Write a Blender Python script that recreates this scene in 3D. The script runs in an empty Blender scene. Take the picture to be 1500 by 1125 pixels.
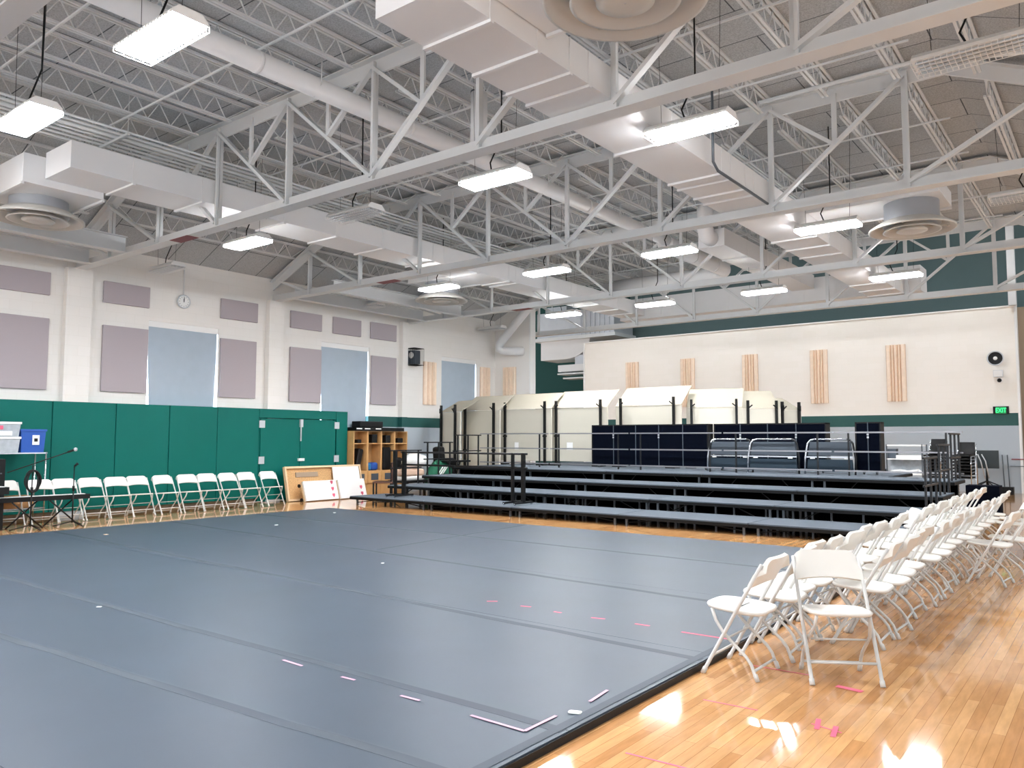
import bpy, math, random
from mathutils import Vector, Matrix
random.seed(7)
PI = math.pi
COL = bpy.context.scene.collection
# ------------------------------------------------------------------ materials
MATS = {}
def lin(c):
    return tuple(((v/255)/12.92 if v/255 <= .04045 else ((v/255+.055)/1.055)**2.4) for v in c)
def mat(name, rgb, rough=.6, metal=0., var=0., scale=8., emit=0., bump=0., spec=.5, coat=0.):
    if name in MATS: return MATS[name]
    m = bpy.data.materials.new(name); m.use_nodes = True
    nt = m.node_tree; b = nt.nodes['Principled BSDF']
    c = (*lin(rgb), 1)
    b.inputs['Base Color'].default_value = c
    b.inputs['Roughness'].default_value = rough
    b.inputs['Metallic'].default_value = metal
    b.inputs['Specular IOR Level'].default_value = spec
    if coat: b.inputs['Coat Weight'].default_value = coat; b.inputs['Coat Roughness'].default_value = .08
    if emit:
        b.inputs['Emission Color'].default_value = c; b.inputs['Emission Strength'].default_value = emit
    if var or bump:
        tc = nt.nodes.new('ShaderNodeTexCoord'); n = nt.nodes.new('ShaderNodeTexNoise')
        n.inputs['Scale'].default_value = scale; n.inputs['Detail'].default_value = 6
        nt.links.new(tc.outputs['Object'], n.inputs['Vector'])
        if var:
            r = nt.nodes.new('ShaderNodeMapRange')
            r.inputs['To Min'].default_value = 1-var; r.inputs['To Max'].default_value = 1+var
            r.inputs['From Min'].default_value = .25; r.inputs['From Max'].default_value = .75
            nt.links.new(n.outputs['Fac'], r.inputs['Value'])
            mx = nt.nodes.new('ShaderNodeVectorMath'); mx.operation = 'SCALE'
            mx.inputs[0].default_value = c[:3]
            nt.links.new(r.outputs['Result'], mx.inputs['Scale'])
            nt.links.new(mx.outputs['Vector'], b.inputs['Base Color'])
        if bump:
            bp = nt.nodes.new('ShaderNodeBump'); bp.inputs['Strength'].default_value = bump
            bp.inputs['Distance'].default_value = .01
            nt.links.new(n.outputs['Fac'], bp.inputs['Height']); nt.links.new(bp.outputs['Normal'], b.inputs['Normal'])
    MATS[name] = m
    return m
def brick_mat(name, swap, bw, bh, c1, c2, mortar, msize, rough=.6, noise=.0, nscale=30, bands=None, bump=0., coat=0., offset=.5, spec=.5, squeeze=(1,1,1)):
    """bricks in a plane; swap = which object axes run along / across the courses; bands = painted zones by height"""
    m = bpy.data.materials.new(name); m.use_nodes = True
    nt = m.node_tree; N = nt.nodes; L = nt.links; b = N['Principled BSDF']
    tc = N.new('ShaderNodeTexCoord'); sp = N.new('ShaderNodeSeparateXYZ'); cb = N.new('ShaderNodeCombineXYZ')
    L.new(tc.outputs['Object'], sp.inputs[0])
    L.new(sp.outputs[swap[0]], cb.inputs[0]); L.new(sp.outputs[swap[1]], cb.inputs[1])
    br = N.new('ShaderNodeTexBrick'); L.new(cb.outputs[0], br.inputs['Vector'])
    br.inputs['Scale'].default_value = 1; br.inputs['Brick Width'].default_value = bw; br.inputs['Row Height'].default_value = bh
    br.inputs['Mortar Size'].default_value = msize; br.offset = offset
    br.inputs['Mortar Smooth'].default_value = .1
    br.inputs['Color1'].default_value = (*lin(c1), 1); br.inputs['Color2'].default_value = (*lin(c2), 1); br.inputs['Mortar'].default_value = (*lin(mortar), 1)
    out = br.outputs['Color']
    if noise:
        n = N.new('ShaderNodeTexNoise'); n.inputs['Scale'].default_value = nscale; n.inputs['Detail'].default_value = 8
        if squeeze != (1,1,1):
            mp = N.new('ShaderNodeMapping'); mp.inputs['Scale'].default_value = squeeze
            L.new(tc.outputs['Object'], mp.inputs[0]); L.new(mp.outputs[0], n.inputs['Vector'])
        else: L.new(tc.outputs['Object'], n.inputs['Vector'])
        r = N.new('ShaderNodeMapRange'); r.inputs['From Min'].default_value = .3; r.inputs['From Max'].default_value = .7
        r.inputs['To Min'].default_value = 1-noise; r.inputs['To Max'].default_value = 1+noise
        L.new(n.outputs['Fac'], r.inputs['Value'])
        v = N.new('ShaderNodeVectorMath'); v.operation = 'SCALE'
        L.new(out, v.inputs[0]); L.new(r.outputs[0], v.inputs['Scale']); out = v.outputs[0]
    if bands:                                   # [(top of zone, colour)], lowest first, painted over the blocks
        for top, c in reversed(bands):
            lt = N.new('ShaderNodeMath'); lt.operation = 'LESS_THAN'; lt.inputs[1].default_value = top
            L.new(sp.outputs[2], lt.inputs[0])
            mx = N.new('ShaderNodeMix'); mx.data_type = 'RGBA'
            L.new(lt.outputs[0], mx.inputs['Factor']); L.new(out, mx.inputs['A']); mx.inputs['B'].default_value = (*lin(c), 1)
            out = mx.outputs['Result']
    L.new(out, b.inputs['Base Color'])
    b.inputs['Roughness'].default_value = rough; b.inputs['Specular IOR Level'].default_value = spec
    if coat: b.inputs['Coat Weight'].default_value = coat; b.inputs['Coat Roughness'].default_value = .05
    if bump:
        bp = N.new('ShaderNodeBump'); bp.inputs['Strength'].default_value = bump; bp.inputs['Distance'].default_value = .006
        bp.invert = True
        L.new(br.outputs['Fac'], bp.inputs['Height']); L.new(bp.outputs['Normal'], b.inputs['Normal'])
    return m
CREAM = (236, 233, 228); GREY = (176, 186, 194); BAND = (20, 80, 76)
M_floor = brick_mat('maple_boards', (1, 0), 1.1, .062, (212, 164, 112), (184, 132, 84), (146, 100, 62), .0012, rough=.07, noise=.12, nscale=6, coat=.12, squeeze=(6, .8, 1), spec=.38)
M_lwall = brick_mat('painted_block_left', (1, 2), .41, .203, CREAM, (234, 231, 225), (228, 225, 218), .003, rough=.55, bands=[(1.91, GREY), (2.21, BAND)], bump=.12)
M_bwall = brick_mat('painted_block_back', (0, 2), .41, .203, (246, 241, 233), (244, 239, 230), (241, 236, 227), .003, rough=.55, bands=[(1.985, GREY), (2.36, BAND)], bump=.08)
M_deck = brick_mat('fibre_roof_deck', (0, 1), 3.6, .76, (170, 174, 176), (180, 184, 186), (90, 94, 98), .009, rough=.9, noise=.24, nscale=55, spec=.2)
M_cream = mat('cream_paint', CREAM, .6)
M_steel = mat('white_painted_steel', (214, 216, 216), .45, var=.03, scale=3)
M_duct = mat('white_painted_duct', (226, 226, 226), .45, var=.02, scale=2)
M_diff = mat('diffuser_enamel', (196, 193, 186), .32, var=.03, scale=3)
M_galv = mat('galvanised_steel', (196, 200, 206), .4, metal=.2, var=.06, scale=3)
M_pad = mat('green_vinyl_pad', (0, 100, 90), .5, var=.04, scale=2, spec=.2)
M_panel = mat('mauve_fabric', (176, 168, 172), .95, bump=.2, scale=300, spec=.1)
M_shade = mat('grey_shade_cloth', (170, 184, 196), .8, var=.03, scale=4)
M_white = mat('white_enamel', (236, 236, 234), .35)
M_plast = mat('white_plastic', (222, 219, 212), .4)
M_tube = mat('white_tube', (204, 203, 199), .4)
M_black = mat('black_steel', (10, 11, 12), .45, spec=.3)
M_blackp = mat('black_plastic', (9, 10, 11), .5, spec=.3)
M_navy = mat('navy_carpet_face', (3, 8, 22), .95, var=.12, scale=12, spec=.1)
M_carpet = mat('charcoal_carpet', (80, 89, 98), .95, var=.12, scale=60, bump=.2)
M_frame = mat('black_edge', (7, 8, 9), .6, spec=.2)
M_undershade = mat('black_under_deck_shade', (4, 4, 5), 1., spec=0)  # near-black colour standing in for the deep shade below the decks
M_leg = mat('grey_steel_leg', (92, 98, 104), .4, metal=.5)
M_chrome = mat('chrome_tube', (210, 214, 220), .2, metal=.9)
M_rail = mat('dark_rail', (20, 23, 27), .4, metal=.3)
M_railt = mat('bright_rail', (150, 150, 154), .3, metal=.6)
M_shell = mat('ivory_shell_panel', (206, 201, 186), .7, spec=.2)
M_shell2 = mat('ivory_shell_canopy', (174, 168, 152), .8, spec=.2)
M_oak = mat('light_maple_ply', (206, 160, 104), .55, var=.08, scale=6)
M_slat = mat('pale_wood_slat', (246, 226, 204), .6, var=.06, scale=9)
M_slatd = mat('slat_groove', (206, 172, 142), .8)
M_green = mat('dark_green_paint', (3, 62, 57), .8, var=.05, scale=1)
M_dull = mat('dull_green_paint', (100, 122, 124), .85, var=.05, scale=1)
M_tan = mat('tan_wall', (168, 148, 126), .8)
M_pink = mat('pink_tape', (214, 92, 120), .6)
M_pinkl = mat('pale_pink_tape', (206, 160, 180), .6)
M_tape = mat('grey_seam_tape', (52, 63, 74), .6)
M_addlamp = mat('added_high_lamp', (249, 251, 255), .4, emit=46)  # glow of the added, unseen lamps behind the stage opening
M_lamp = mat('lit_tube', (249, 251, 255), .4, emit=88)
M_sky = mat('daylight_pane', (236, 242, 255), .4, emit=3.2)
M_exit = mat('exit_green', (40, 235, 120), .4, emit=1.2)
M_blue = mat('blue_plastic', (36, 84, 168), .4)
M_clear = mat('cloudy_clear_plastic', (176, 184, 190), .3, var=.15, scale=12)
M_osb = mat('strand_board', (206, 164, 112), .8, var=.3, scale=40)
M_pine = mat('pale_pine', (228, 200, 160), .6, var=.06, scale=10)
M_wboard = mat('white_board', (240, 240, 238), .5)
M_red = mat('dark_red_paint', (120, 26, 30), .5)
M_brown = mat('brown_wood', (92, 58, 44), .5, var=.1, scale=10)
M_card = mat('cardboard', (176, 134, 88), .8)
M_bgreen = mat('bottle_green_cloth', (18, 92, 66), .8, var=.15, scale=10)
M_spot = mat('white_plush', (232, 230, 226), .9, var=.05, scale=30)
M_tanb = mat('blush_cloth', (216, 184, 160), .9)
M_teal = mat('teal_cloth', (40, 120, 170), .8)
M_gold = mat('brass', (190, 160, 90), .35, metal=.8)
M_key = mat('ivory_keys', (230, 230, 226), .4)
M_silver = mat('silver_enamel', (200, 204, 208), .35, metal=.3)
M_dk = mat('dark_grey_panel', (70, 80, 90), .7)
# dance floor vinyl: scuffed satin grey
M_mat = mat('grey_dance_vinyl', (55, 67, 80), .42, var=.08, scale=1.6, spec=.42)
# ------------------------------------------------------------------ mesh builder
class MB:
    def __init__(s): s.v = []; s.f = []; s.m = []; s.sm = []; s.cur = 0
    def face(s, idx, smooth=False): s.f.append(idx); s.m.append(s.cur); s.sm.append(smooth)
    def box(s, x0, x1, y0, y1, z0, z1):
        b = len(s.v)
        s.v += [(x0,y0,z0),(x1,y0,z0),(x1,y1,z0),(x0,y1,z0),(x0,y0,z1),(x1,y0,z1),(x1,y1,z1),(x0,y1,z1)]
        for q in ((0,3,2,1),(4,5,6,7),(0,1,5,4),(1,2,6,5),(2,3,7,6),(3,0,4,7)): s.face([b+i for i in q])
        return s
    def hexa(s, lo, hi):
        """two quads (4 points each, same winding) joined into a block"""
        b = len(s.v); s.v += [tuple(p) for p in lo] + [tuple(p) for p in hi]
        for q in ((0,3,2,1),(4,5,6,7),(0,1,5,4),(1,2,6,5),(2,3,7,6),(3,0,4,7)): s.face([b+i for i in q])
        return s
    def bar(s, p, q, w, h, up=(0,0,1)):
        p = Vector(p); q = Vector(q); d = (q-p).normalized(); u = Vector(up)
        if abs(d.dot(u)) > .98: u = Vector((0,1,0))
        r = d.cross(u).normalized(); u = r.cross(d).normalized()
        o = [(-w/2,-h/2),(w/2,-h/2),(w/2,h/2),(-w/2,h/2)]
        return s.hexa([p+r*a+u*b for a, b in o], [q+r*a+u*b for a, b in o])
    def tube(s, pts, r, n=8, closed=False):
        P = [Vector(p) for p in pts]; k = len(P); b = len(s.v); ref = None
        for i in range(k):
            if closed: d = P[(i+1) % k]-P[i-1]
            else: d = P[min(i+1, k-1)]-P[max(i-1, 0)]
            d.normalize()
            if ref is None:
                ref = Vector((0,0,1)) if abs(d.z) < .9 else Vector((1,0,0))
            a = d.cross(ref)
            if a.length < 1e-4: a = d.orthogonal()
            a.normalize(); c = d.cross(a).normalized(); ref = a.cross(d).normalized() if a.cross(d).dot(ref) > 0 else -a.cross(d).normalized()
            rr = r[i] if isinstance(r, (list, tuple)) else r
            for j in range(n):
                t = 2*PI*j/n; s.v.append(tuple(P[i]+(a*math.cos(t)+c*math.sin(t))*rr))
        for i in range(k if closed else k-1):
            i2 = (i+1) % k
            for j in range(n):
                s.face([b+i*n+j, b+i*n+(j+1) % n, b+i2*n+(j+1) % n, b+i2*n+j], True)
        if not closed:
            s.face([b+j for j in reversed(range(n))]); s.face([b+(k-1)*n+j for j in range(n)])
        return s
    def lathe(s, prof, n=24, at=(0,0,0), axis='z', close=True):
        b = len(s.v); k = len(prof)
        for (r, z) in prof:
            for j in range(n):
                t = 2*PI*j/n; c, d = r*math.cos(t), r*math.sin(t)
                p = (c, d, z) if axis == 'z' else ((z, c, d) if axis == 'x' else (c, z, d))
                s.v.append((p[0]+at[0], p[1]+at[1], p[2]+at[2]))
        for i in range(k-1):
            for j in range(n):
                s.face([b+i*n+j, b+i*n+(j+1) % n, b+(i+1)*n+(j+1) % n, b+(i+1)*n+j], True)
        if close:
            s.face([b+j for j in reversed(range(n))]); s.face([b+(k-1)*n+j for j in range(n)])
        return s
    def prism(s, poly, h0, h1, ax=2):
        """polygon in the plane across axis ax, pushed from h0 to h1"""
        b = len(s.v); n = len(poly)
        def P(a, c, h): return (h, a, c) if ax == 0 else ((a, h, c) if ax == 1 else (a, c, h))
        s.v += [P(a, c, h0) for a, c in poly] + [P(a, c, h1) for a, c in poly]
        s.face([b+i for i in reversed(range(n))]); s.face([b+n+i for i in range(n)])
        for i in range(n): s.face([b+i, b+(i+1) % n, b+n+(i+1) % n, b+n+i])
        return s
    def grid(s, fn, nu, nv, smooth=True):
        b = len(s.v)
        for i in range(nu+1):
            for j in range(nv+1): s.v.append(tuple(fn(i/nu, j/nv)))
        for i in range(nu):
            for j in range(nv):
                s.face([b+i*(nv+1)+j, b+(i+1)*(nv+1)+j, b+(i+1)*(nv+1)+j+1, b+i*(nv+1)+j+1], smooth)
        return s
    def build(s, name, mats, parent=None, loc=None):
        me = bpy.data.meshes.new(name); me.from_pydata(s.v, [], s.f)
        if not isinstance(mats, (list, tuple)): mats = [mats]
        for m in mats: me.materials.append(m)
        me.polygons.foreach_set('material_index', s.m); me.polygons.foreach_set('use_smooth', s.sm)
        import bmesh as _b
        bm = _b.new(); bm.from_mesh(me); _b.ops.recalc_face_normals(bm, faces=bm.faces); bm.to_mesh(me); bm.free()
        me.update()
        o = bpy.data.objects.new(name, me); COL.objects.link(o)
        if parent: o.parent = parent
        if loc: o.location = loc
        return o
def rounded(w, h, r, n=5):
    out = []
    for cx, cy, a0 in ((w/2-r, h/2-r, 0), (-w/2+r, h/2-r, 90), (-w/2+r, -h/2+r, 180), (w/2-r, -h/2+r, 270)):
        for i in range(n+1):
            a = math.radians(a0+90*i/n); out.append((cx+r*math.cos(a), cy+r*math.sin(a)))
    return out
def tag(o, label, cat, group=None, kind=None):
    o['label'] = label; o['category'] = cat
    if group: o['group'] = group
    if kind: o['kind'] = kind
    return o
def thing(name, label, cat, loc=(0,0,0), rz=0, group=None):
    o = bpy.data.objects.new(name, None); COL.objects.link(o); o.empty_display_size = .1
    o.location = loc; o.rotation_euler = (0, 0, rz)
    return tag(o, label, cat, group)
def struct(o): o['kind'] = 'structure'; return o
CH = {}
def copy_tree(o, parent=None):
    c = o.copy(); COL.objects.link(c)
    if parent: c.parent = parent
    for ch in list(CH.get(o.name) or o.children): copy_tree(ch, c)
    return c
def dup(proto, loc, rz, label, group=None):
    c = copy_tree(proto); c.location = loc; c.rotation_euler = (0, 0, rz); c['label'] = label
    if group: c['group'] = group
    return c
ORD = ['first', 'second', 'third', 'fourth', 'fifth', 'sixth', 'seventh', 'eighth', 'ninth', 'tenth', 'eleventh', 'twelfth', 'thirteenth', 'fourteenth', 'fifteenth', 'sixteenth', 'seventeenth', 'eighteenth', 'nineteenth', 'twentieth', 'twenty-first', 'twenty-second']
# ------------------------------------------------------------------ the room
XL, XR = -17.0, 1.1
struct(MB().box(-26, 6, -9, 31, -.2, 0).build('floor', M_floor))
WIN = [(8.72, 10.43), (13.48, 15.19), (18.22, 19.93)]; WZ0, WZ1 = .95, 4.18
wl = MB(); y = -9
for a, b in WIN:
    wl.box(XL-.3, XL, y, a, 0, 5.62); wl.box(XL-.3, XL, a, b, 0, WZ0); wl.box(XL-.3, XL, a, b, WZ1, 5.62); y = b
wl.box(XL-.3, XL, y, 21.15, 0, 5.62)
struct(wl.build('wall_left', M_lwall))
struct(MB().box(XL-.3, -15.53, 20.9, 21.15, 0, 9).build('wall_back_left', M_cream))
struct(MB().box(-15.53, -15.47, 20.88, 21.17, 0, 9).build('trim_5', M_white))
struct(MB().box(-17.54, -2.41, 27.45, 27.65, 0, 5.55).build('wall_back', M_bwall))
struct(MB().box(-17.58, -17.52, 27.42, 27.68, 0, 5.57).box(-17.52, -2.4, 27.42, 27.68, 5.53, 5.57).box(-2.44, -2.38, 27.42, 27.68, 0, 5.57).build('trim_6', M_white))
struct(MB().box(-26, -17.3, 30.9, 31.1, 0, 12).build('wall_far_left', M_green))
struct(MB().box(-17.3, 6, 30.9, 31.1, 0, 12).build('wall_far', M_dull))
struct(MB().box(-2.72, 6, 30.3, 30.5, 0, 5.9).build('wall_far_right', M_tan))
for i, (a, b) in enumerate(((-2.6, -2.1), (2.2, 2.65), (6.92, 7.42), (11.73, 12.15), (16.36, 16.58))):
    struct(MB().box(XL, XL+.16, a, b, 0, 5.05).build('trim_%d' % (i+10), M_lwall))
struct(MB().box(-2.56, -2.36, 27.3, 27.5, 5.55, 9).build('trim_7', M_steel))
# roof: flat middle, sloping sides, as one folded deck
prof = [(XL-.35, 5.47), (-14.2, 6.86), (-1.75, 6.86), (XR+.35, 5.6)]
dk = MB()
for (xa, za), (xb, zb) in zip(prof, prof[1:]):
    dk.hexa([(xa, -9, za), (xb, -9, zb), (xb, 21.62, zb), (xa, 21.62, za)], [(xa, -9, za+.1), (xb, -9, zb+.1), (xb, 21.62, zb+.1), (xa, 21.62, za+.1)])
struct(dk.build('ceiling', M_deck))
struct(MB().box(-26, 6, 21.62, 31, 11, 11.1).build('ceiling_2', M_dull))
struct(MB().box(-26, 6, 21.5, 21.62, 6.97, 11.1).build('wall_header', M_cream))
struct(MB().box(XL-.3, XL-.2, 20.9, 21.6, 5, 7).build('trim_8', M_cream))
# gable infill above the end pads of the left wall
# windows: bright panes, thin frames, roller shades
for i, (a, b) in enumerate(WIN):
    w = struct(MB().box(XL-.22, XL-.2, a, b, WZ0, WZ1).build('window_%d' % (i+1), M_sky))
    f = MB()
    for yy in (a, (a+b)/2-.02, b-.05): f.box(XL-.2, XL-.14, yy, yy+.05, WZ0, WZ1)
    for zz in (WZ0, 2.5, WZ1-.05): f.box(XL-.195, XL-.145, a, b, zz, zz+.05)
    f.build('window_frame', M_white, w)
where = ['left of the round clock pipe, behind the green wall pads', 'above the wooden lockers', 'beside the ivory shell panels']
wl2 = ['long grey roller shade below the round wall clock', 'long grey roller shade on the window above the wooden lockers', 'grey roller shade on the window between two slatted wood panels']
for i, (a, b) in enumerate(WIN):
    t = thing('window_shade', wl2[i], 'window shade', (XL, (a+b)/2, WZ0), 0, 'window shades on the left wall'); t.location.x = XL-.1
    hw = (b-a)/2
    MB().box(.0, .07, -hw-.03, hw+.03, 3.1, 3.23).build('headrail', M_white, t)
    def cloth(u, v, hw=hw, i=i):
        z = 3.12-v*(3.12-.05); k = hw*(1-.015-(.10 if i < 2 else .05)*math.sin(v*PI*.55)**2)
        yy = -k+2*k*u
        x = .05+.012*math.sin(u*17+v*3)*v+.03*math.exp(-((u-1)/.08)**2)*v
        return (x, yy, z)
    MB().grid(cloth, 28, 12).build('cloth', M_shade, t)
# ------------------------------------------------------------------ left wall fittings
def wall_box(name, y0, y1, z0, z1, d, m, label, cat, group=None):
    o = MB().box(0, d, 0, y1-y0, 0, z1-z0).build(name, m, None, (XL+.001, y0, z0))
    bv = o.modifiers.new('b', 'BEVEL'); bv.width = .008; bv.segments = 2
    return tag(o, label, cat, group)
G = 'mauve acoustic panels on the left wall'
for (y0, y1, z0, z1, lb) in [
  (5.0, 6.655, 2.525, 3.96, 'tall mauve fabric panel nearest the camera, behind the stacked plastic bins'),
  (5.0, 6.65, 4.43, 4.89, 'low wide mauve panel high on the wall left of the first pilaster'),
  (7.71, 8.69, 2.55, 3.96, 'tall mauve fabric panel at the left side of the shade under the clock'),
  (7.70, 8.70, 4.44, 4.90, 'low wide mauve panel up to the left of the round clock'),
  (10.46, 11.44, 2.55, 3.96, 'tall mauve fabric panel at the right side of the shade under the clock'),
  (10.45, 11.46, 4.44, 4.92, 'low wide mauve panel up to the right of the round clock'),
  (12.45, 13.45, 2.52, 3.94, 'tall mauve fabric panel at the left side of the shade above the lockers'),
  (12.45, 13.45, 4.44, 4.89, 'first of three low mauve panels in a row, just right of the second pilaster'),
  (13.84, 14.83, 4.44, 4.90, 'middle one of three low mauve panels, over the shade above the lockers'),
  (15.20, 16.20, 4.44, 4.92, 'last of three low mauve panels, nearest the caged wall speaker'),
  (15.24, 16.21, 2.55, 3.95, 'tall mauve fabric panel at the right side of the shade above the lockers')]:
    wall_box('sound_absorber', y0, y1, z0, z1, .06, M_panel, lb, 'acoustic panel', G)
G = 'green padding on the left wall'
seams = [3.1, 4.3, 5.5, 6.737, 7.993, 9.175, 10.353, 11.486]
padl = ['off to the left end', 'left of the plastic bins', 'behind the stacked plastic bins', 'right behind the microphone stands', 'below the mauve panel left of the clock shade', 'below the clock shade, left half', 'below the clock shade, right half']
for i in range(1, 7):
    o = wall_box('wall_pad', seams[i]+.006, seams[i+1]-.006, .1, 2.3, .18, M_pad, 'tall green vinyl wall pad ' + padl[i], 'wall pad', G)
wall_box('wall_pad', 11.49, 13.885, 2.075, 2.3, .18, M_pad, 'low green vinyl pad over the padded double door', 'wall pad', G)
wall_box('wall_pad', 13.9, 14.28, .1, 2.3, .18, M_pad, 'narrow green vinyl pad between the padded double door and the lockers', 'wall pad', G)
d1 = struct(MB().box(XL, XL+.155, 11.5, 13.88, .02, 2.06).build('door_1', M_pad))
for y0, y1 in ((11.53, 12.70), (12.72, 13.86)):
    o = MB().box(XL+.155, XL+.185, y0, y1, .06, 2.05).build('door_leaf', M_pad, d1)
for y0 in (11.56, 13.9):
    for z0 in (1.03, 1.92): MB().box(XL+.18, XL+.2, y0-.08, y0+.08, z0-.09, z0+.09).build('hinge', M_silver, d1)
MB().box(XL+.185, XL+.24, 12.68, 12.76, 1.86, 2.06).box(XL+.185, XL+.205, 12.71, 12.74, 1.5, 1.86).build('door_closer', M_silver, d1)
MB().box(XL+.185, XL+.24, 12.64, 12.82, .99, 1.06).build('door_handle', M_white, d1)
struct(MB().box(XL, XL+.015, 5.5, 14.45, 0, .1).build('baseboard_left', M_tan))
def slat_panel(loc, rz, w, h, label):
    t = thing('slat_panel', label, 'wall panel', loc, rz, 'slatted wood diffuser panels')
    MB().box(-w/2, w/2, -.02, 0, 0, h).build('backing', M_slatd, t)
    n = 5; wd = [.26, .14, .2, .14, .26]; x = -w/2
    for k in range(n):
        ww = w*wd[k]; d = .05+.03*(k % 2)
        MB().prism([(x+.008, -.02), (x+ww-.008, -.02), (x+ww-.03, -.02-d), (x+.03, -.02-d)], 0, h).build('slat', M_slat, t); x += ww
    return t
hl = 'left wall'
slat_panel((XL, 17.67, 2.62), PI/2, .56, 1.33, 'slatted pale wood panel on the left wall beside the caged speaker')
slat_panel((XL, 20.35, 2.65), PI/2, .5, 1.33, 'slatted pale wood panel on the left wall just right of the last window shade')
slat_panel((-16.35, 20.9, 2.66), 0, .55, 1.33, 'slatted pale wood panel on the short wall beside the dark green opening')
for x, lb in zip((-15.3, -12.93, -10.51, -8.11, -5.70), ('leftmost', 'second from the left', 'middle', 'fourth from the left', 'rightmost')):
    slat_panel((x, 27.44, 2.79), 0, .58, 1.82, 'slatted pale wood panel on the long back wall, %s of its five' % lb)
# clock
t = thing('wall_clock', 'round white wall clock with a conduit running up from it', 'clock', (XL, 9.5, 4.70))
MB().lathe([(.15, 0), (.16, .02), (.158, .06), (.14, .066), (.134, .05)], 32, axis='x', close=False).build('case', M_silver, t)
MB().lathe([(.135, .0), (.135, .05)], 32, axis='x').build('dial', M_white, t)
for k in range(12):
    a = k*PI/6; MB().bar((.052, math.sin(a)*.1, math.cos(a)*.1), (.052, math.sin(a)*.12, math.cos(a)*.12), .008, .003, (1,0,0)).build('hour_mark', M_black, t)
MB().bar((.056, 0, -.015), (.056, -.004, .065), .014, .004, (1,0,0)).build('hour_hand', M_black, t)
MB().bar((.06, 0, -.015), (.06, .004, .1), .009, .004, (1,0,0)).build('minute_hand', M_black, t)
MB().tube([(.015, 0, .15), (.015, 0, .82)], .012, 8).build('conduit', M_steel, t)
# caged speaker
t = thing('wall_speaker', 'small speaker in a wire guard on the left wall beside the last pilaster', 'speaker', (XL, 16.85, 3.78))
MB().box(0, .28, -.13, .13, .04, .44).build('speaker_body', M_dk, t)
MB().lathe([(.09, 0), (.1, .01), (.05, .012)], 20, at=(.15, -.14, .3), axis='y').build('speaker_cone', M_white, t)
g = MB()
for k in range(8):
    yy = -.2+.4*k/7; g.tube([(0, yy, 0), (.36, yy, 0), (.36, yy, .5), (0, yy, .5)], .006, 5)
for k in range(5):
    xx = .36*k/4; g.tube([(xx, -.2, 0), (xx, -.2, .5)], .006, 5)
for z in (0, .5): g.tube([(.36, -.2, z), (.36, .2, z)], .012, 5); g.tube([(0, -.2, z), (.36, -.2, z)], .012, 5)
g.build('wire_guard', M_black, t)
# ------------------------------------------------------------------ back wall fittings
t = thing('horn_speaker', 'round grey horn speaker high on the right end of the back wall', 'speaker', (-2.93, 27.45, 3.98))
MB().lathe([(.05, 0), (.05, -.1), (.09, -.2), (.21, -.34), (.22, -.35), (.2, -.35), (.08, -.22), (.02, -.22)], 28, axis='y').build('horn', M_silver, t)
MB().lathe([(.19, -.335), (.1, -.25), (.09, -.25)], 28, axis='y').build('horn_throat', M_blackp, t)
MB().lathe([(.07, -.32), (.05, -.34), (.01, -.345)], 16, axis='y').build('driver', M_white, t)
t = thing('junction_box', 'small pale box on the back wall under the horn speaker', 'box', (-2.9, 27.45, 3.44))
o = MB().box(-.12, .12, -.16, 0, 0, .2).build('box_body', M_silver, t)
MB().box(-.11, .11, -.165, -.16, .01, .19).build('box_cover', M_white, t)
t = thing('security_camera', 'small dark dome camera under the pale box on the back wall', 'camera', (-2.88, 27.45, 3.34))
MB().lathe([(.075, 0), (.075, -.03)], 20, axis='y').build('mount', M_white, t)
MB().lathe([(.06, -.03), (.055, -.06), (.035, -.08), (.005, -.09)], 20, axis='y').build('dome', M_blackp, t)
t = thing('exit_sign', 'lit green exit sign on the back wall at the top of the green band', 'exit sign', (-2.87, 27.45, 2.33))
MB().box(-.2, .2, -.07, 0, 0, .23).build('sign_housing', M_blackp, t)
MB().box(-.135, .135, -.074, -.07, .015, .215).build('sign_face', mat('sign_backing', (10, 110, 60), .5, emit=.35), t)
fc = bpy.data.curves.new('sign_text', 'FONT'); fc.body = 'EXIT'; fc.size = .19; fc.align_x = 'CENTER'; fc.extrude = .003
fo = bpy.data.objects.new('sign_text', fc); COL.objects.link(fo); fo.parent = t; fo.location = (0, -.078, .05); fo.rotation_euler = (PI/2, 0, 0); fo.scale = (.72, 1, 1)
fc.materials.append(M_exit)
bpy.context.view_layer.update()
tm = bpy.data.meshes.new_from_object(fo.evaluated_get(bpy.context.evaluated_depsgraph_get()))
fm = bpy.data.objects.new('sign_text', tm); COL.objects.link(fm); fm.parent = t; fm.location = fo.location; fm.rotation_euler = fo.rotation_euler; fm.scale = fo.scale
bpy.data.objects.remove(fo); fm.name = 'sign_text'
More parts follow.
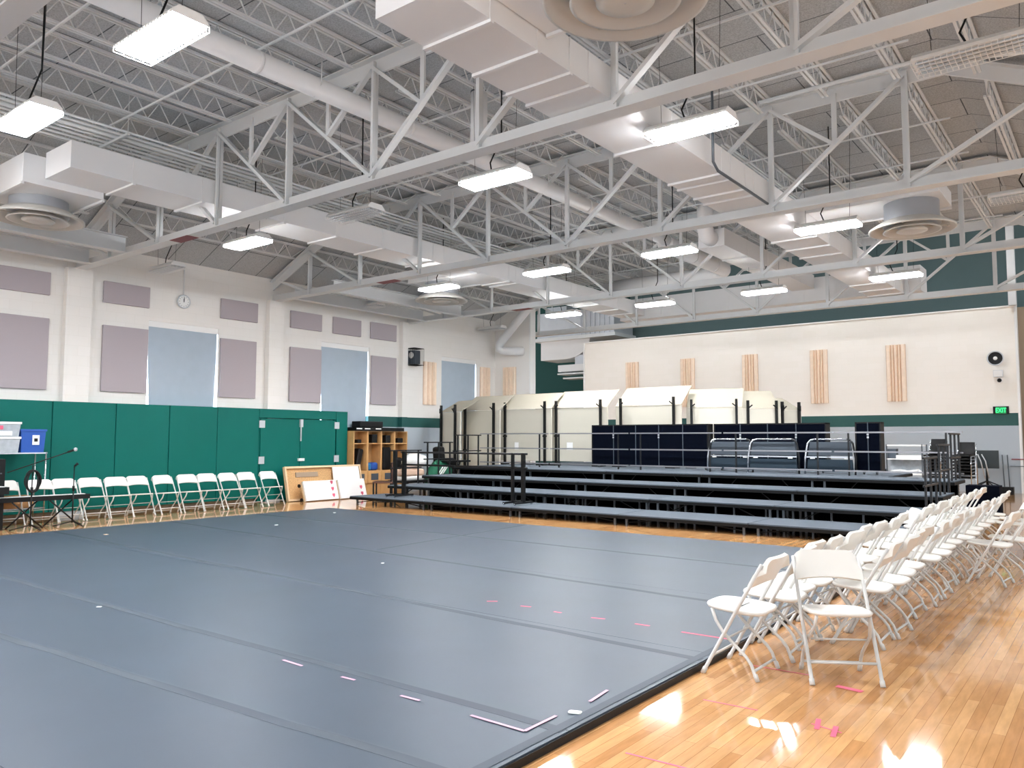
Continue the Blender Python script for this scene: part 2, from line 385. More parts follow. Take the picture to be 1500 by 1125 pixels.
# ------------------------------------------------------------------ roof trusses
TY = [2.40, 7.16, 11.93, 16.70, 21.47]
ZB, ZT = 5.04, 6.79
PX = [-15.53, -13.70, -11.79, -9.88, -7.975, -6.07, -4.16, -2.25, -.42]
tr = thing('roof_truss', '', 'roof truss', (0, TY[0], 0), 0, 'white steel roof trusses')
def slope_z(x):
    if x < -14.2: return ZT-(-14.2-x)*.443
    if x > -1.75: return ZT-(x+1.75)*.443
    return ZT
MB().box(XL, XR, -.11, .11, ZB, ZB+.018).box(XL, XR, -.02, .02, ZB+.018, ZB+.16).build('bottom_chord', M_steel, tr)
def chord(pts):
    m = MB()
    for (xa, za), (xb, zb) in zip(pts, pts[1:]):
        m.hexa([(xa, -.02, za-.22), (xb, -.02, zb-.22), (xb, .02, zb-.22), (xa, .02, za-.22)], [(xa, -.02, za), (xb, -.02, zb), (xb, .02, zb), (xa, .02, za)])
        m.hexa([(xa, -.11, za-.018), (xb, -.11, zb-.018), (xb, .11, zb-.018), (xa, .11, za-.018)], [(xa, -.11, za), (xb, -.11, zb), (xb, .11, zb), (xa, .11, za)])
    return m
chord([(XL, slope_z(XL)), (-14.2, ZT), (-1.75, ZT), (XR, slope_z(XR))]).build('top_chord', M_steel, tr)
for x in PX:
    m = MB()
    for s in (-1, 1): m.box(x-.045, x-.012, s*.02, s*.075, ZB+.03, slope_z(x)-.05) if s > 0 else m.box(x+.012, x+.045, -.075, -.02, ZB+.03, slope_z(x)-.05)
    m.box(x-.045, x+.045, -.032, -.021, ZB+.03, slope_z(x)-.05)
    m.build('vertical_strut', M_steel, tr)
def strut(p, q, w=.085):
    return MB().bar((p[0], -.045, p[1]), (q[0], -.045, q[1]), .05, w, (0,1,0)).build('diagonal_strut', M_steel, tr)
for a, b in zip(PX, PX[1:]):
    if a < PX[4]: top, bot = a, b          # members lean down towards the middle
    else: top, bot = b, a
    zt = slope_z(top)-.1
    strut((top, zt), (bot, ZB+.09))
    mid = ((top+bot)/2, (zt+ZB+.09)/2)
    if PX[1] <= min(a, b) and max(a, b) <= PX[7]:
        strut((bot, slope_z(bot)-.12), mid, .07)
        MB().box(mid[0]-.035, mid[0]+.035, -.05, -.015, mid[1], ZT-.1).build('short_strut', M_steel, tr)
strut((XL+.3, slope_z(XL+.3)-.15), (PX[0], ZB+.09), .06); strut((XR-.3, slope_z(XR-.3)-.15), (PX[8], ZB+.09), .06)
TL = ['nearest the camera, seen at the upper left corner', 'second from the camera, under the start of the long ducts', 'third from the camera, meeting the left wall right of the clock', 'fourth from the camera, meeting the wall at the caged speaker', 'farthest from the camera, in front of the stage opening']
tr['label'] = 'white steel roof truss ' + TL[0]
for k in range(1, 5): dup(tr, (0, TY[k], 0), 0, 'white steel roof truss ' + TL[k])
for k in (1, 2, 3):       # dark red patch under the flange
    x = -13.2+.1*k
    tag(MB().box(x-.03, x+.55, TY[k]-.112, TY[k]+.112, ZB-.006, ZB-.001).build('paint_patch', M_red), 'dark red patch under the bottom of the %s truss from the camera' % ('second', 'third', 'fourth')[k-1], 'paint patch', 'red patches under the trusses')
# bar joists between the trusses
BL = TY[1]-TY[0]
jo = thing('bar_joist', '', 'bar joist', (0, 0, 0), 0, 'white bar joists under the roof deck')
MB().box(-.05, -.012, .0, BL, -.035, -.005).box(.012, .05, .0, BL, -.035, -.005).build('top_chord', M_steel, jo)
MB().box(-.045, -.012, .42, BL-.42, -.36, -.335).box(.012, .045, .42, BL-.42, -.36, -.335).build('bottom_chord', M_steel, jo)
wb = MB(); n = 10; ys = [.5+(BL-1)*i/n for i in range(n+1)]
pts = [(0, .1, -.03)]
for i in range(n):
    pts += [(0, ys[i], -.34), (0, (ys[i]+ys[i+1])/2, -.03)]
pts += [(0, ys[n], -.34), (0, BL-.1, -.03)]
for p, q in zip(pts, pts[1:]): wb.bar(p, q, .013, .013)
wb.build('web', M_steel, jo)
first = True
BN = ['nearest roof bay', 'second roof bay', 'third roof bay', 'farthest roof bay']
for b in range(4):
    k = 0
    for i in range(-8, 8):
        x = -7.975+.953*i
        if x < XL+.3: continue
        z = 6.855 if -14.2 <= x <= -1.75 else slope_z(x)+.06
        if b == 3 and x > -1.75: continue
        lb = 'white bar joist, %s from the left wall in the %s' % (ORD[k], BN[b]); k += 1
        if first: jo.location = (x, TY[b], z); jo['label'] = lb; first = False
        else: dup(jo, (x, TY[b], z), 0, lb)
# bridging bars across the joists
for b in range(4):
    for j, fy in enumerate((.3, .68)):
        m = MB().box(-14.0, -1.9, -.012, .012, 6.462, 6.486)
        o = m.build('bridging_bar', M_steel, None, (0, TY[b]+BL*fy, 0))
        tag(o, 'thin white bridging bar under the joists of the %s, %s one' % (BN[b], ('nearer', 'farther')[j]), 'bridging bar', 'bridging bars under the joists')
# eave beams in alternate bays
for b, nm in ((0, 'nearest'), (2, 'third')):
    for x, side in ((-14.75, 'inner'), (-16.25, 'outer')):
        o = MB().box(-.09, .09, .1, BL-.1, 0, .016).box(-.012, .012, .1, BL-.1, .016, .284).box(-.09, .09, .1, BL-.1, .284, .3).build('eave_beam', M_steel, None, (x, TY[b], ZB+.01))
        tag(o, 'white steel eave beam between trusses over the left wall, %s bay, %s one' % (nm, side), 'steel beam', 'eave beams along the left wall')
# conduit bundle on trapeze hangers above the left duct
for k in range(7):
    x = -12.95+.17*k
    o = MB().tube([(0, 2.6, 0), (0, 21, 0)], .02 if k != 4 else .035, 6).build('conduit_pipe', M_steel, None, (x, 0, 6.26))
    tag(o, 'white conduit in the bundle above the left duct, %s from the left wall' % ORD[k], 'conduit', 'conduits above the left duct')
for k, yy in enumerate((5.65, 9.2, 13.9, 18.5)):
    t = thing('trapeze_hanger', 'steel strut trapeze holding the conduits above the left duct, %s from the camera' % ORD[k], 'pipe hanger', (-12.45, yy, 6.2), 0, 'trapeze hangers of the conduits')
    MB().box(-.62, .62, -.02, .02, -.02, .02).build('crossbar', M_steel, t)
    for s in (-1, 1): MB().tube([(s*.6, 0, 0), (s*.6, 0, .62)], .006, 5).build('rod', M_steel, t)
# ------------------------------------------------------------------ ducts
def duct(name, label, x0, x1, y0, y1, z0, z1, seams):
    t = thing(name, label, 'air duct', ((x0+x1)/2, y0, z0))
    hw = (x1-x0)/2
    MB().box(-hw, hw, 0, y1-y0, 0, z1-z0).build('duct_body', M_duct, t)
    for yy in seams:
        yy -= y0
        MB().box(-hw-.012, hw+.012, yy, yy+.045, -.03, -.001).box(hw+.001, hw+.006, yy, yy+.02, 0, z1-z0).box(-hw-.006, -hw-.001, yy, yy+.02, 0, z1-z0).build('seam_strip', M_duct, t)
    return t
ldk = duct('air_duct', 'long white square duct on the left, above the clock wall', -12.72, -11.86, 4.85, 22.1, 5.47, 5.87, [5.75, 6.9, 8.1, 8.5, 9.7, 10.9, 12.4, 12.75, 13.9, 15.1, 15.4, 17.9, 18.2, 19.3, 20.4, 21.3])
rdk = duct('air_duct', 'long white square duct on the right, ending above the front chairs', -5.02, -4.22, 4.5, 22.1, 5.215, 5.57, [5.1, 5.8, 6.35, 6.7, 8.6, 10.1, 10.4, 10.95, 11.3, 14.3, 15.1, 15.9, 17.2, 19.5, 20.4, 21.2])
duct('air_duct', 'short white square duct in the middle, behind the fourth truss', -7.2, -6.6, 15.9, 22.1, 5.72, 6.1, [17.2, 18.5, 19.8])
t = thing('air_duct', 'wide white cross duct running across above the stage edge', 'air duct', (-8.4, 22.1, 5.38))
MB().box(-4.35, 4.45, 0, .8, 0, .66).build('duct_body', M_duct, t)
for k in range(8): MB().box(-4+1.1*k, -3.975+1.1*k, -.012, -.001, 0, .66).build('seam_strip', M_duct, t)
def diffuser(x, y, z, label, box, ztop):
    t = thing('ceiling_diffuser', label, 'air diffuser', (x, y, z), 0, 'round ceiling diffusers')
    MB().lathe([(.42, ztop-z), (.42, .1), (.44, .1), (.44, .08)], 40).build('collar', M_galv, t)
    MB().lathe([(.42, .16), (.5, .13), (.66, .03), (.665, 0), (.63, -.004), (.52, .07), (.41, .14)], 48, close=False).build('outer_ring', M_diff, t)
    MB().lathe([(.26, .12), (.43, .005), (.445, -.016), (.41, -.016), (.27, .085)], 48, close=False).build('middle_ring', M_diff, t)
    MB().lathe([(.16, .06), (.235, .0), (.235, -.018), (.15, -.028), (.01, -.03)], 40, close=False).build('center_disc', M_diff, t)
    MB().lathe([(.42, .165), (.02, .166)], 40, close=False).build('throat', M_dk, t)
    for a in range(3):
        c = a*2*PI/3+.4; MB().bar((.1*math.cos(c), .1*math.sin(c), .05), (.6*math.cos(c), .6*math.sin(c), .05), .02, .02).build('spoke', M_diff, t)
    x0, x1, y0, y1, z0, z1 = box
    MB().box(x0-x, x1-x, y0-y, y1-y, z0-z, z1-z).build('takeoff_box', M_duct, t)
    for yy in (y0, y1): MB().box(x0-x, x1-x, yy-y-.02, yy-y+.02, z0-z-.035, z0-z-.001).build('box_flange', M_duct, t)
diffuser(-13.62, 5.12, 5.05, 'big round diffuser at the left edge, at the start of the left duct', (-14.25, -12.73, 4.55, 5.72, 5.36, 5.8), 5.37)
diffuser(-3.0, 5.32, 5.05, 'big round diffuser overhead at the start of the right duct', (-4.21, -2.45, 4.75, 5.95, 5.42, 5.72), 5.43)
diffuser(-2.66, 14.3, 5.05, 'round diffuser to the right of the right duct, behind the third truss', (-4.21, -2.15, 13.7, 14.9, 5.5, 5.75), 5.51)
diffuser(-13.55, 14.5, 5.05, 'round diffuser over the lockers, left of the left duct', (-14.15, -12.73, 13.9, 15.1, 5.5, 5.8), 5.51)
# round pipe
t = thing('round_duct', 'long white round pipe running under the roof through the trusses', 'round duct', (-8.32, 3.0, 6.23))
MB().tube([(0, 0, 0), (0, 13.6, 0)], .135, 16).build('pipe', M_duct, t)
for yy in (2.5, 5.1, 7.6, 10.1, 12.2): MB().tube([(0, yy, 0), (0, yy+.05, 0)], .142, 16).build('coupling', M_duct, t)
for yy in (3.4, 6.4, 8.6, 11.2): MB().tube([(.15, yy, 0), (.15, yy, .3)], .01, 6).tube([(.15, yy, 0), (0, yy, -.14), (-.15, yy, 0)], .008, 5).build('hanger_strap', M_steel, t)
t = thing('round_duct', 'white round pipe bending across behind the fourth truss', 'round duct', (-8.35, 16.6, 6.05))
arc = [(0, 0, .1), (0, 3.1, .1)] + [(-.55+.55*math.cos(a), 3.3+.55*math.sin(a), .1) for a in [PI/12*k for k in range(7)]] + [(-4, 3.85, .1)]
MB().tube(arc, .2, 16).build('pipe', M_duct, t)
for p in (1.4, 2.7): MB().tube([(0, p, .1), (0, p+.06, .1)], .207, 16).build('coupling', M_duct, t)
t = thing('round_duct', 'white round branch pipe rising into the roof near the middle duct', 'round duct', (-6.9, 15.6, 5.9))
MB().tube([(0, .32, 0), (0, .1, .02), (0, 0, .15), (0, 0, .9)], .17, 16).build('pipe', M_duct, t)
t = thing('round_duct', 'upright white round pipe beside the second truss with a dark rim', 'round duct', (-7.1, 8.35, 5.75))
MB().tube([(0, 0, 0), (0, 0, .75)], .12, 16).build('pipe', M_duct, t); MB().tube([(0, 0, .75), (0, 0, .77)], .125, 16).build('rim', M_dk, t)
t = thing('drain_pipe', 'fat white pipe slanting down the corner to an elbow at the short back wall', 'pipe', (-16.3, 20.5, 4.5))
MB().tube([(1.5, -.1, 1.7), (.1, -.1, .42), (-.1, -.1, .2), (-.12, -.08, .08), (0, -.02, .0), (.35, .1, -.02), (.5, .4, 0)], .14, 14).build('pipe', M_duct, t)
# conduit drop on the right duct
o = MB().tube([(-4.9, 9.6, 6.3), (-4.12, 9.6, 6.3), (-4.12, 9.6, 5.2), (-4.12, 9.75, 5.12), (-4.12, 11.6, 5.12)], .02, 8).build('conduit_drop', M_leg)
tag(o, 'grey conduit dropping down the side of the right duct', 'conduit')
o = MB().tube([(-3.9, 10.7, 6.32), (-1.8, 10.7, 6.32), (-1.3, 10.75, 6.2), (-.6, 10.8, 6.1)], .028, 8).build('conduit_pipe', M_steel)
tag(o, 'white pipe crossing under the joists at the upper right by the unlit light', 'conduit')
# air handler behind the wall gap
t = thing('air_handler', 'big grey ribbed air unit hung in the gap left of the back wall', 'air handler', (-19.2, 28.6, 5.0))
MB().box(-1.6, 2.4, 0, 1.6, 1.0, 2.2).build('cabinet', M_galv, t)
for k in range(7): MB().box(.7+.24*k, .76+.24*k, -.05, 0, 1.05, 2.15).build('rib', M_galv, t)
MB().box(-1.75, 2.5, -.1, 1.7, .93, 1.08).build('base_rail', M_steel, t)
cv = [(-1.5, .93), (-1.5, .1)] + [(-.2+1.3*math.sin(a), .1+.83*(1-math.cos(a))) for a in [PI/2*k/8 for k in range(9)]]
MB().prism(cv, .15, 1.5, 1).build('plenum', M_duct, t)
MB().box(-1.3, -.2, .3, 1.2, 2.2, 2.5).build('top_box', M_galv, t)
for k in range(2): MB().tube([(-1.4, .4+.5*k, 2.2), (-1.4, .4+.5*k, 4)], .02, 6).tube([(2.2, .4+.5*k, 2.2), (2.2, .4+.5*k, 4)], .02, 6).build('hanger_rod', M_steel, t)
t = thing('pipe_shelf', 'small pale ducts on a bracket under the big air unit', 'duct', (-18.9, 28.8, 4.3))
MB().box(-.9, .9, 0, .6, .25, .55).build('small_duct', M_duct, t); MB().box(-.9, 1.0, -.05, .7, .12, .18).build('bracket', M_steel, t); MB().box(-.6, 1.0, -.05, .6, -.08, -.02).build('lower_bracket', M_steel, t); MB().box(0, .6, 0, .5, .55, .95).build('box_fitting', M_galv, t)
# ------------------------------------------------------------------ hanging lights
def light(label, x, y, z, lit, cord=True):
    t = thing('pendant_light', label, 'light fixture', (x, y, z), 0, 'hanging box lights')
    L, W = .5, .165
    MB().prism([(-W-.0, .0), (W, 0), (W, .03), (W-.06, .085), (-W+.06, .085), (-W, .03)], -L, L, 0).build('housing', M_white, t)
    if lit: MB().box(-L+.02, L-.02, -W+.01, W-.01, -.022, -.002).build('lamp', M_addlamp if z > 6 else M_lamp, t)
    else:
        for k in range(4): MB().tube([(-L+.03, -W+.045+.08*k, -.012), (L-.03, -W+.045+.08*k, -.012)], .013, 8).build('lamp_tube', M_silver, t)
    g = MB()
    for k in range(21):
        xx = -L+2*L*k/20; g.bar((xx, -W-.012, -.045), (xx, W+.012, -.045), .005, .005)
    for s in (-1, -.5, 0, .5, 1): g.bar((-L, s*(W+.012), -.045), (L, s*(W+.012), -.045), .005, .005)
    for k in range(21):
        xx = -L+2*L*k/20
        for s in (-1, 1): g.bar((xx, s*(W+.012), -.045), (xx, s*(W+.005), .02), .005, .005)
    g.build('wire_guard', M_white, t)
    zt = (11 if y > 21.7 else slope_z(x)+.05)-z
    MB().tube([(-.05, 0, .085), (-.12, .05, .25), (.02, .12, .6), (.02, .12, zt)], .011, 6).build('cord', M_black, t)
    for s in (-1, 1): MB().tube([(s*.35, 0, .085), (s*.4, 0, zt)], .003, 4).build('hang_wire', M_black, t)
ZL = 5.1
LT = [(-6.60, 3.40, 1, 'top left, bright, near the round pipe'), (-9.47, 3.40, 1, 'at the left edge, bright, above the start of the left duct'), (-3.76, 3.40, 1, 'out of view above the front chairs'), (-12.38, 3.40, 1, 'out of view at the near left'),
 (-3.76, 8.12, 1, 'bright, just beyond the second truss beside the right duct'), (-6.62, 8.12, 1, 'bright, just beyond the second truss under the round pipe'), (-9.47, 8.12, 0, 'unlit, just beyond the second truss right of the left duct'), (-12.38, 8.12, 1, 'bright, to the left of the left duct by the clock wall'), (-0.94, 8.12, 0, 'unlit, at the upper right edge'), (-16.1, 8.6, 0, 'unlit, in front of the wall above the clock'),
 (-3.76, 13.39, 1, 'bright, beside the right diffuser'), (-6.65, 13.39, 1, 'bright, under the end of the round pipe'), (-9.49, 13.39, 1, 'bright, right beside the far part of the left duct'), (-12.52, 13.30, 1, 'bright, in front of the diffuser over the lockers'), (-0.94, 13.39, 0, 'unlit, at the right edge behind the third truss'), (-16.3, 14.5, 0, 'unlit, under the eave over the lockers'),
 (-3.76, 18.35, 1, 'bright, rightmost in the row nearest the stage'), (-6.65, 18.35, 1, 'bright, second from the right in the row nearest the stage'), (-9.54, 18.35, 1, 'bright, third from the right in the row nearest the stage'), (-12.43, 18.35, 1, 'bright, in front of the big air unit by the gap'), (-16.4, 20.0, 0, 'unlit, in the far left corner by the fat pipe')]
for x, y, lit, lb in LT: light('hanging box light, ' + lb, x, y, ZL if x > -15.9 else 5.2, lit)
for x, lb in ((-15.2, 'leftmost'), (-11.4, 'second from the left'), (-7.6, 'third from the left'), (-3.8, 'rightmost')): light('added unseen box light high up behind the stage opening, %s' % lb, x, 25.6, 8.2, 1)  # lamps added out of sight to brighten the back wall
for x in (-13.5, -10.3, -7.2, -4.1):
    for y in (-1.5, -6.2): light('bright box light behind the camera, %.0f m along the %s' % (-x, 'nearer row' if y > -3 else 'farther row'), x, y, ZL, 1)
# ------------------------------------------------------------------ dance floor
MX0, MX1, MY0, MY1 = -13.85, -2.32, -3.2, 11.28
o = MB().box(MX0, MX1, MY0, MY1, .001, .042).build('dance_subfloor', M_black)
tag(o, 'low black platform under the big grey dance floor', 'dance floor base')
sy = [11.28, 9.36, 7.32, 5.32, 3.48, 1.5, -.5, -3.2]
sl = ['farthest from the camera, along the risers', 'second from the risers', 'third from the risers', 'fourth from the risers, with the row of pink marks', 'fifth from the risers', 'sixth from the risers, filling the lower left corner', 'nearest to the camera']
for k in range(7):
    o = MB().box(MX0, MX1-.01, sy[k+1]+.002, sy[k]-.002, .042, .05).build('dance_floor_strip', M_mat)
    tag(o, 'wide grey vinyl dance floor strip, ' + sl[k], 'dance floor', 'strips of the grey dance floor')
def tape(p, q, w, m, name, label, cat, group, z=.0505, wob=.0):
    p = Vector((*p, z)); q = Vector((*q, z)); d = (q-p); n = max(1, int(d.length/.4)) if wob else 1
    s = Vector((-d.y, d.x, 0)).normalized()*w/2; mb = MB(); b = 0
    for i in range(n+1):
        c = p.lerp(q, i/n)+s*2*(random.random()-.5)*wob
        mb.v += [tuple(c+s), tuple(c-s), tuple(c+s+Vector((0,0,.0006))), tuple(c-s+Vector((0,0,.0006)))]
    for i in range(n): a = i*4; mb.face([a+2, a+3, a+7, a+6]); mb.face([a, a+4, a+5, a+1]); mb.face([a, a+2, a+6, a+4]); mb.face([a+1, a+5, a+7, a+3])
    mb.face([0, 1, 3, 2]); a = n*4; mb.face([a, a+2, a+3, a+1])
    return tag(mb.build(name, m), label, cat, group)
G = 'seam tapes of the dance floor'
SE = [((MX0+.02, 9.42), (MX1-.03, 9.24), 'nearest the risers'), ((MX0+.02, 7.6), (MX1-.03, 6.98), 'second from the risers'), ((MX0+.02, 5.6), (MX1-.03, 5.14), 'third from the risers'), ((MX0+.02, 3.44), (MX1-.03, 3.47), 'fourth from the risers'), ((MX0+.02, 2.0), (MX1-.03, 2.72), 'fifth from the risers')]
for p, q, lb in SE: tape(p, q, .075, M_tape, 'floor_tape', 'long grey tape over the dance floor seam %s' % lb, 'floor tape', G, wob=.3)
tape((-8.4, 11.2), (-8.1, 7.42), .05, M_tape, 'floor_tape', 'grey tape across the dance floor strips towards the risers', 'floor tape', G, z=.0512)
tape((MX1-.07, MY0+.1), (MX1-.07, MY1-.1), .06, M_tape, 'floor_tape', 'grey edge tape along the right side of the dance floor', 'floor tape', G, z=.052)
PM = [((-4.74, 5.72), (-4.66, 5.78)), ((-4.37, 5.75), (-4.27, 5.775)), ((-4.0, 5.745), (-3.92, 5.745)), ((-3.62, 5.75), (-3.5, 5.777)), ((-3.22, 5.78), (-3.09, 5.79)), ((-2.8, 5.765), (-2.42, 5.78))]
for k, (p, q) in enumerate(PM): tape(p, q, .03, M_pink, 'tape_mark', 'short pink tape mark in the row before the front chairs, %s from the left' % ORD[k], 'tape mark', 'pink tape marks on the floor', z=.0512)
PM = [((-4.58, 3.36), (-4.36, 3.35)), ((-3.97, 3.355), (-3.85, 3.36)), ((-3.41, 3.327), (-3.26, 3.332)), ((-2.87, 3.33), (-2.5, 3.325)), ((-2.5, 3.325), (-2.5, 3.61)), ((-2.48, 3.92), (-2.507, 4.16))]
for k, (p, q) in enumerate(PM): tape(p, q, .02, M_pinkl, 'tape_mark', 'pale pink tape mark near the right corner of the dance floor, %s from the left' % ORD[k], 'tape mark', 'pale pink tape marks', z=.053+.0005*k)
PM = [((-2.055, 4.51), (-1.73, 4.53), .014, 'long pink tape strip on the wood floor beside the dance floor edge'), ((-2.02, 3.52), (-1.6, 3.54), .014, 'pink tape strip on the wood floor at the bottom of the view'), ((-1.42, 4.50), (-1.25, 4.46), .014, 'middle bar of the pink H mark on the wood floor'), ((-1.37, 4.43), (-1.41, 4.60), .028, 'left bar of the pink H mark on the wood floor'), ((-1.27, 4.37), (-1.30, 4.54), .028, 'right bar of the pink H mark on the wood floor'), ((-2.1, 5.385), (-1.69, 5.40), .012, 'thin red tape line under the front chair of the row'), ((-1.5, 5.27), (-1.34, 5.25), .05, 'faded pink tape patch in front of the chair facing the camera')]
for k, (p, q, w, lb) in enumerate(PM): tape(p, q, w, M_pink, 'tape_mark', lb, 'tape mark', 'pink tape on the wood floor', z=.0006+.0004*k)
for k, (x, y, w_, m, lb) in enumerate(((-12.69, 5.94, .06, M_tanb, 'pale pink paper scrap on the dance floor near the left chairs'), (-7.3, 3.38, .03, M_wboard, 'white paper scrap on the dance floor by the near left seam'), (-11.78, 8.44, .04, M_wboard, 'white paper scrap on the dance floor toward the leaning flat'), (-7.17, 6.67, .035, M_wboard, 'white paper scrap near the middle of the dance floor'), (-12.82, 10.58, .05, M_wboard, 'white paper scrap near the far left corner of the dance floor'), (-2.45, 3.72, .05, M_wboard, 'small white tag at the right edge of the dance floor'))):
    o = MB().prism(rounded(w_*1.5, w_, w_*.3, 2), 0, .004).build('paper_scrap', m, None, (x, y, .0506 if k != 5 else .0528)); o.rotation_euler = (0, 0, k*.7); tag(o, lb, 'paper scrap', 'paper scraps on the dance floor')
# ------------------------------------------------------------------ folding chairs
ch = thing('folding_chair', '', 'folding chair', (0, 0, 0), 0, 'white folding chairs')
def seat_fn():
    m = MB(); n = 28; rings = []
    def ring(sc, z):
        out = []
        for j in range(n):
            a = 2*PI*j/n; c, s = math.cos(a), math.sin(a)
            e = 4.0
            x = math.copysign(abs(c)**(2/e), c)*.205; yv = math.copysign(abs(s)**(2/e), s)*.205
            x *= (1.03 if yv < 0 else 1.0-.12*(yv/.2)**2)
            out.append((x*sc, yv*sc+.01, z-.012*(yv/.2)*0 + .012*(yv/.2)))
        return out
    for sc, z in ((.55, .424), (.97, .418), (1, .43), (.985, .441), (.9, .442), (.6, .432)):
        rings.append(len(m.v)); m.v += ring(sc, z)
    for a, b in zip(rings, rings[1:]):
        for j in range(n): m.face([a+j, a+(j+1) % n, b+(j+1) % n, b+j], True)
    m.face([rings[0]+j for j in reversed(range(n))]); m.face([rings[-1]+j for j in range(n)], True)
    return m
seat_fn().build('seat', M_plast, ch)
UP0, UP1 = Vector((0, .2, 0)), Vector((0, -.235, .785))
def up(t, x): p = UP0.lerp(UP1, t); return (x, p.y, p.z)
def back_fn(u, v, off):
    x = (u-.5)*2*.222; t = .765+v*.235
    p = UP0.lerp(UP1, t); curve = .03*(1-(x/.222)**2)
    top = 0
    if v > .4: top = -.085*(1-math.sqrt(max(0, 1-(max(0, abs(x)-.137)/.0851)**2)))*((v-.4)/.6)
    if v < .3: top = .02*(1-(x/.222)**2)*(-1)*(1-v/.3)*-.9
    return (x, p.y-curve+off[1], p.z+top+off[2])
bk = MB(); bk.grid(lambda u, v: back_fn(u, v, (0, .012, .006)), 28, 8); bk.grid(lambda u, v: back_fn(u, v, (0, -.012, -.006)), 28, 8)
def rim(fu):
    b = len(bk.v)
    for i in range(29):
        u, v = fu(i/28); bk.v += [back_fn(u, v, (0, .012, .006)), back_fn(u, v, (0, -.012, -.006))]
    for i in range(28): bk.face([b+2*i, b+2*i+1, b+2*i+3, b+2*i+2], True)
for fu in (lambda s: (s, 0), lambda s: (s, 1), lambda s: (0, s), lambda s: (1, s)): rim(fu)
bk.build('backrest', M_plast, ch)
for s in (-1, 1):
    MB().tube([up(0, s*.215), up(.045, s*.215), up(.05, s*.215), up(.56, s*.218), up(.955, s*.216)], [.017, .017, .0125, .0125, .0125], 8).build('front_leg', M_tube, ch)
for s in (-1, 1):
    MB().tube([(s*.165, .15, .425), (s*.172, .12, .35), (s*.188, .06, .275), (s*.19, -.09, .145), (s*.19, -.125, .1), (s*.19, -.145, .045), (s*.19, -.15, .04), (s*.19, -.165, 0)], [.0115]*6+[.016, .016], 8).build('rear_leg', M_tube, ch)
MB().tube([up(.16, -.215), up(.16, .215)], .009, 6).build('crossbar', M_tube, ch)
MB().tube([(-.19, -.14, .06), (.19, -.14, .06)], .009, 6).build('crossbar', M_tube, ch)
MB().tube([(-.19, .03, .25), (.19, .03, .25)], .007, 6).build('crossbar', M_tube, ch)
chairs = []
R1 = [5.24, 5.81, 6.17, 6.56, 7.12, 7.62, 8.05, 8.5, 9.15, 9.65, 10.15, 10.65, 11.3, 11.85, 12.35, 12.85, 13.4, 14.2, 14.9]
for k, yy in enumerate(R1):
    tilt = [0, .06, -.04, .05, -.08, .03, -.03, .06][k % 8]
    if k == 9: tilt = .45
    chairs.append((-2.09+.03*math.sin(k*2.1), yy, PI/2+tilt, 'white folding chair in the right-hand row along the dance floor edge, %s from the front' % ORD[k], 'white folding chairs in the row along the dance floor'))
R2 = [6.56, 6.99, 7.45, 7.9, 8.5, 8.98, 9.5, 10.0, 10.52, 11.1, 11.65, 12.2, 12.8, 13.35, 14.1]
for k, yy in enumerate(R2):
    tilt = [.03, -.04, .06, -.05, .04, 0, -.06][k % 7]
    chairs.append((-1.64+.03*math.sin(k*1.7), yy, PI/2+tilt, 'white folding chair in the second right-hand row behind the floor-edge row, %s from the front' % ORD[k], 'white folding chairs in the second right-hand row'))
chairs += [(-1.55, 5.48, PI+.56, 'white folding chair at the front of the right group, turned to face the camera', None),
  (-1.2, 10.05, PI/2-.1, 'white folding chair at the right edge of the group, nearest of the last row', 'white folding chairs in the last right-hand row'),
  (-1.08, 10.7, PI/2, 'white folding chair cut by the right edge of the view, second of the last row', 'white folding chairs in the last right-hand row'),
  (-1.22, 12.6, PI/2+.35, 'white folding chair, turned askew, third from the front of the last right-hand row', 'white folding chairs in the last right-hand row'),
  (-1.25, 13.3, PI/2+.2, 'white folding chair at the far end of the last right-hand row', 'white folding chairs in the last right-hand row')]
L1 = [4.55, 5.1, 5.66, 6.2, 6.66, 7.14, 7.6, 8.07, 8.6, 9.12, 9.62, 10.1, 10.58]
for k, yy in enumerate(reversed(L1)):
    chairs.append((-15.78+.04*math.sin(k*2.3), yy, -PI/2+.06*math.sin(k*1.9), 'white folding chair in the row along the green pads, %s from its right end' % ORD[k+1], 'white folding chairs along the green pads'))
chairs.append((-15.85, 11.22, -PI/2, 'white folding chair standing alone at the right end of the green pad row', 'white folding chairs along the green pads'))
for k, (x, y, rz, lb, g) in enumerate(chairs):
    if k == 0:
        ch.location = (x, y, 0); ch.rotation_euler = (0, 0, rz); ch['label'] = lb; ch['group'] = g; CH[ch.name] = list(ch.children)
    else:
        c = dup(ch, (x, y, 0), rz, lb)
        if g: c['group'] = g
        elif 'group' in c: del c['group']
MB().box(-.075, .075, -.02, -.012, .4385, .4425).build('seat_slot', M_black, ch)
# ------------------------------------------------------------------ risers
RF = [(12.53, .2), (13.75, .406), (14.97, .61), (16.17, .81)]
def riser(y0, y1, z, i, label, group, w=2.44):
    x0 = -14.65+2.44*i
    t = thing('riser_deck', label, 'riser platform', (x0, y0, 0), 0, group)
    d = y1-y0
    MB().box(.012, w-.012, .012, d-.006, z-.02, z).build('carpet_top', M_carpet, t)
    MB().box(.004, w-.004, .004, d-.004, z-.075, z-.02).build('edge_frame', M_frame, t)
    if z > .5: MB().box(.0, w, .26, .27, .002, z-.076).build('shade_backing', M_undershade, t)  # dark sheet added behind the front legs to imitate under-deck shade
    for x in (.12, w-.12):
        for yy in (.15, d-.15): MB().box(x-.02, x+.02, yy-.02, yy+.02, 0, z-.075).build('leg', M_leg, t)
    for p, q in ((.12, w*.3), (w-.12, w*.7)): MB().bar((p, .15, .05), (q, .15, z-.08), .018, .018).build('leg_brace', M_frame, t)
    return t
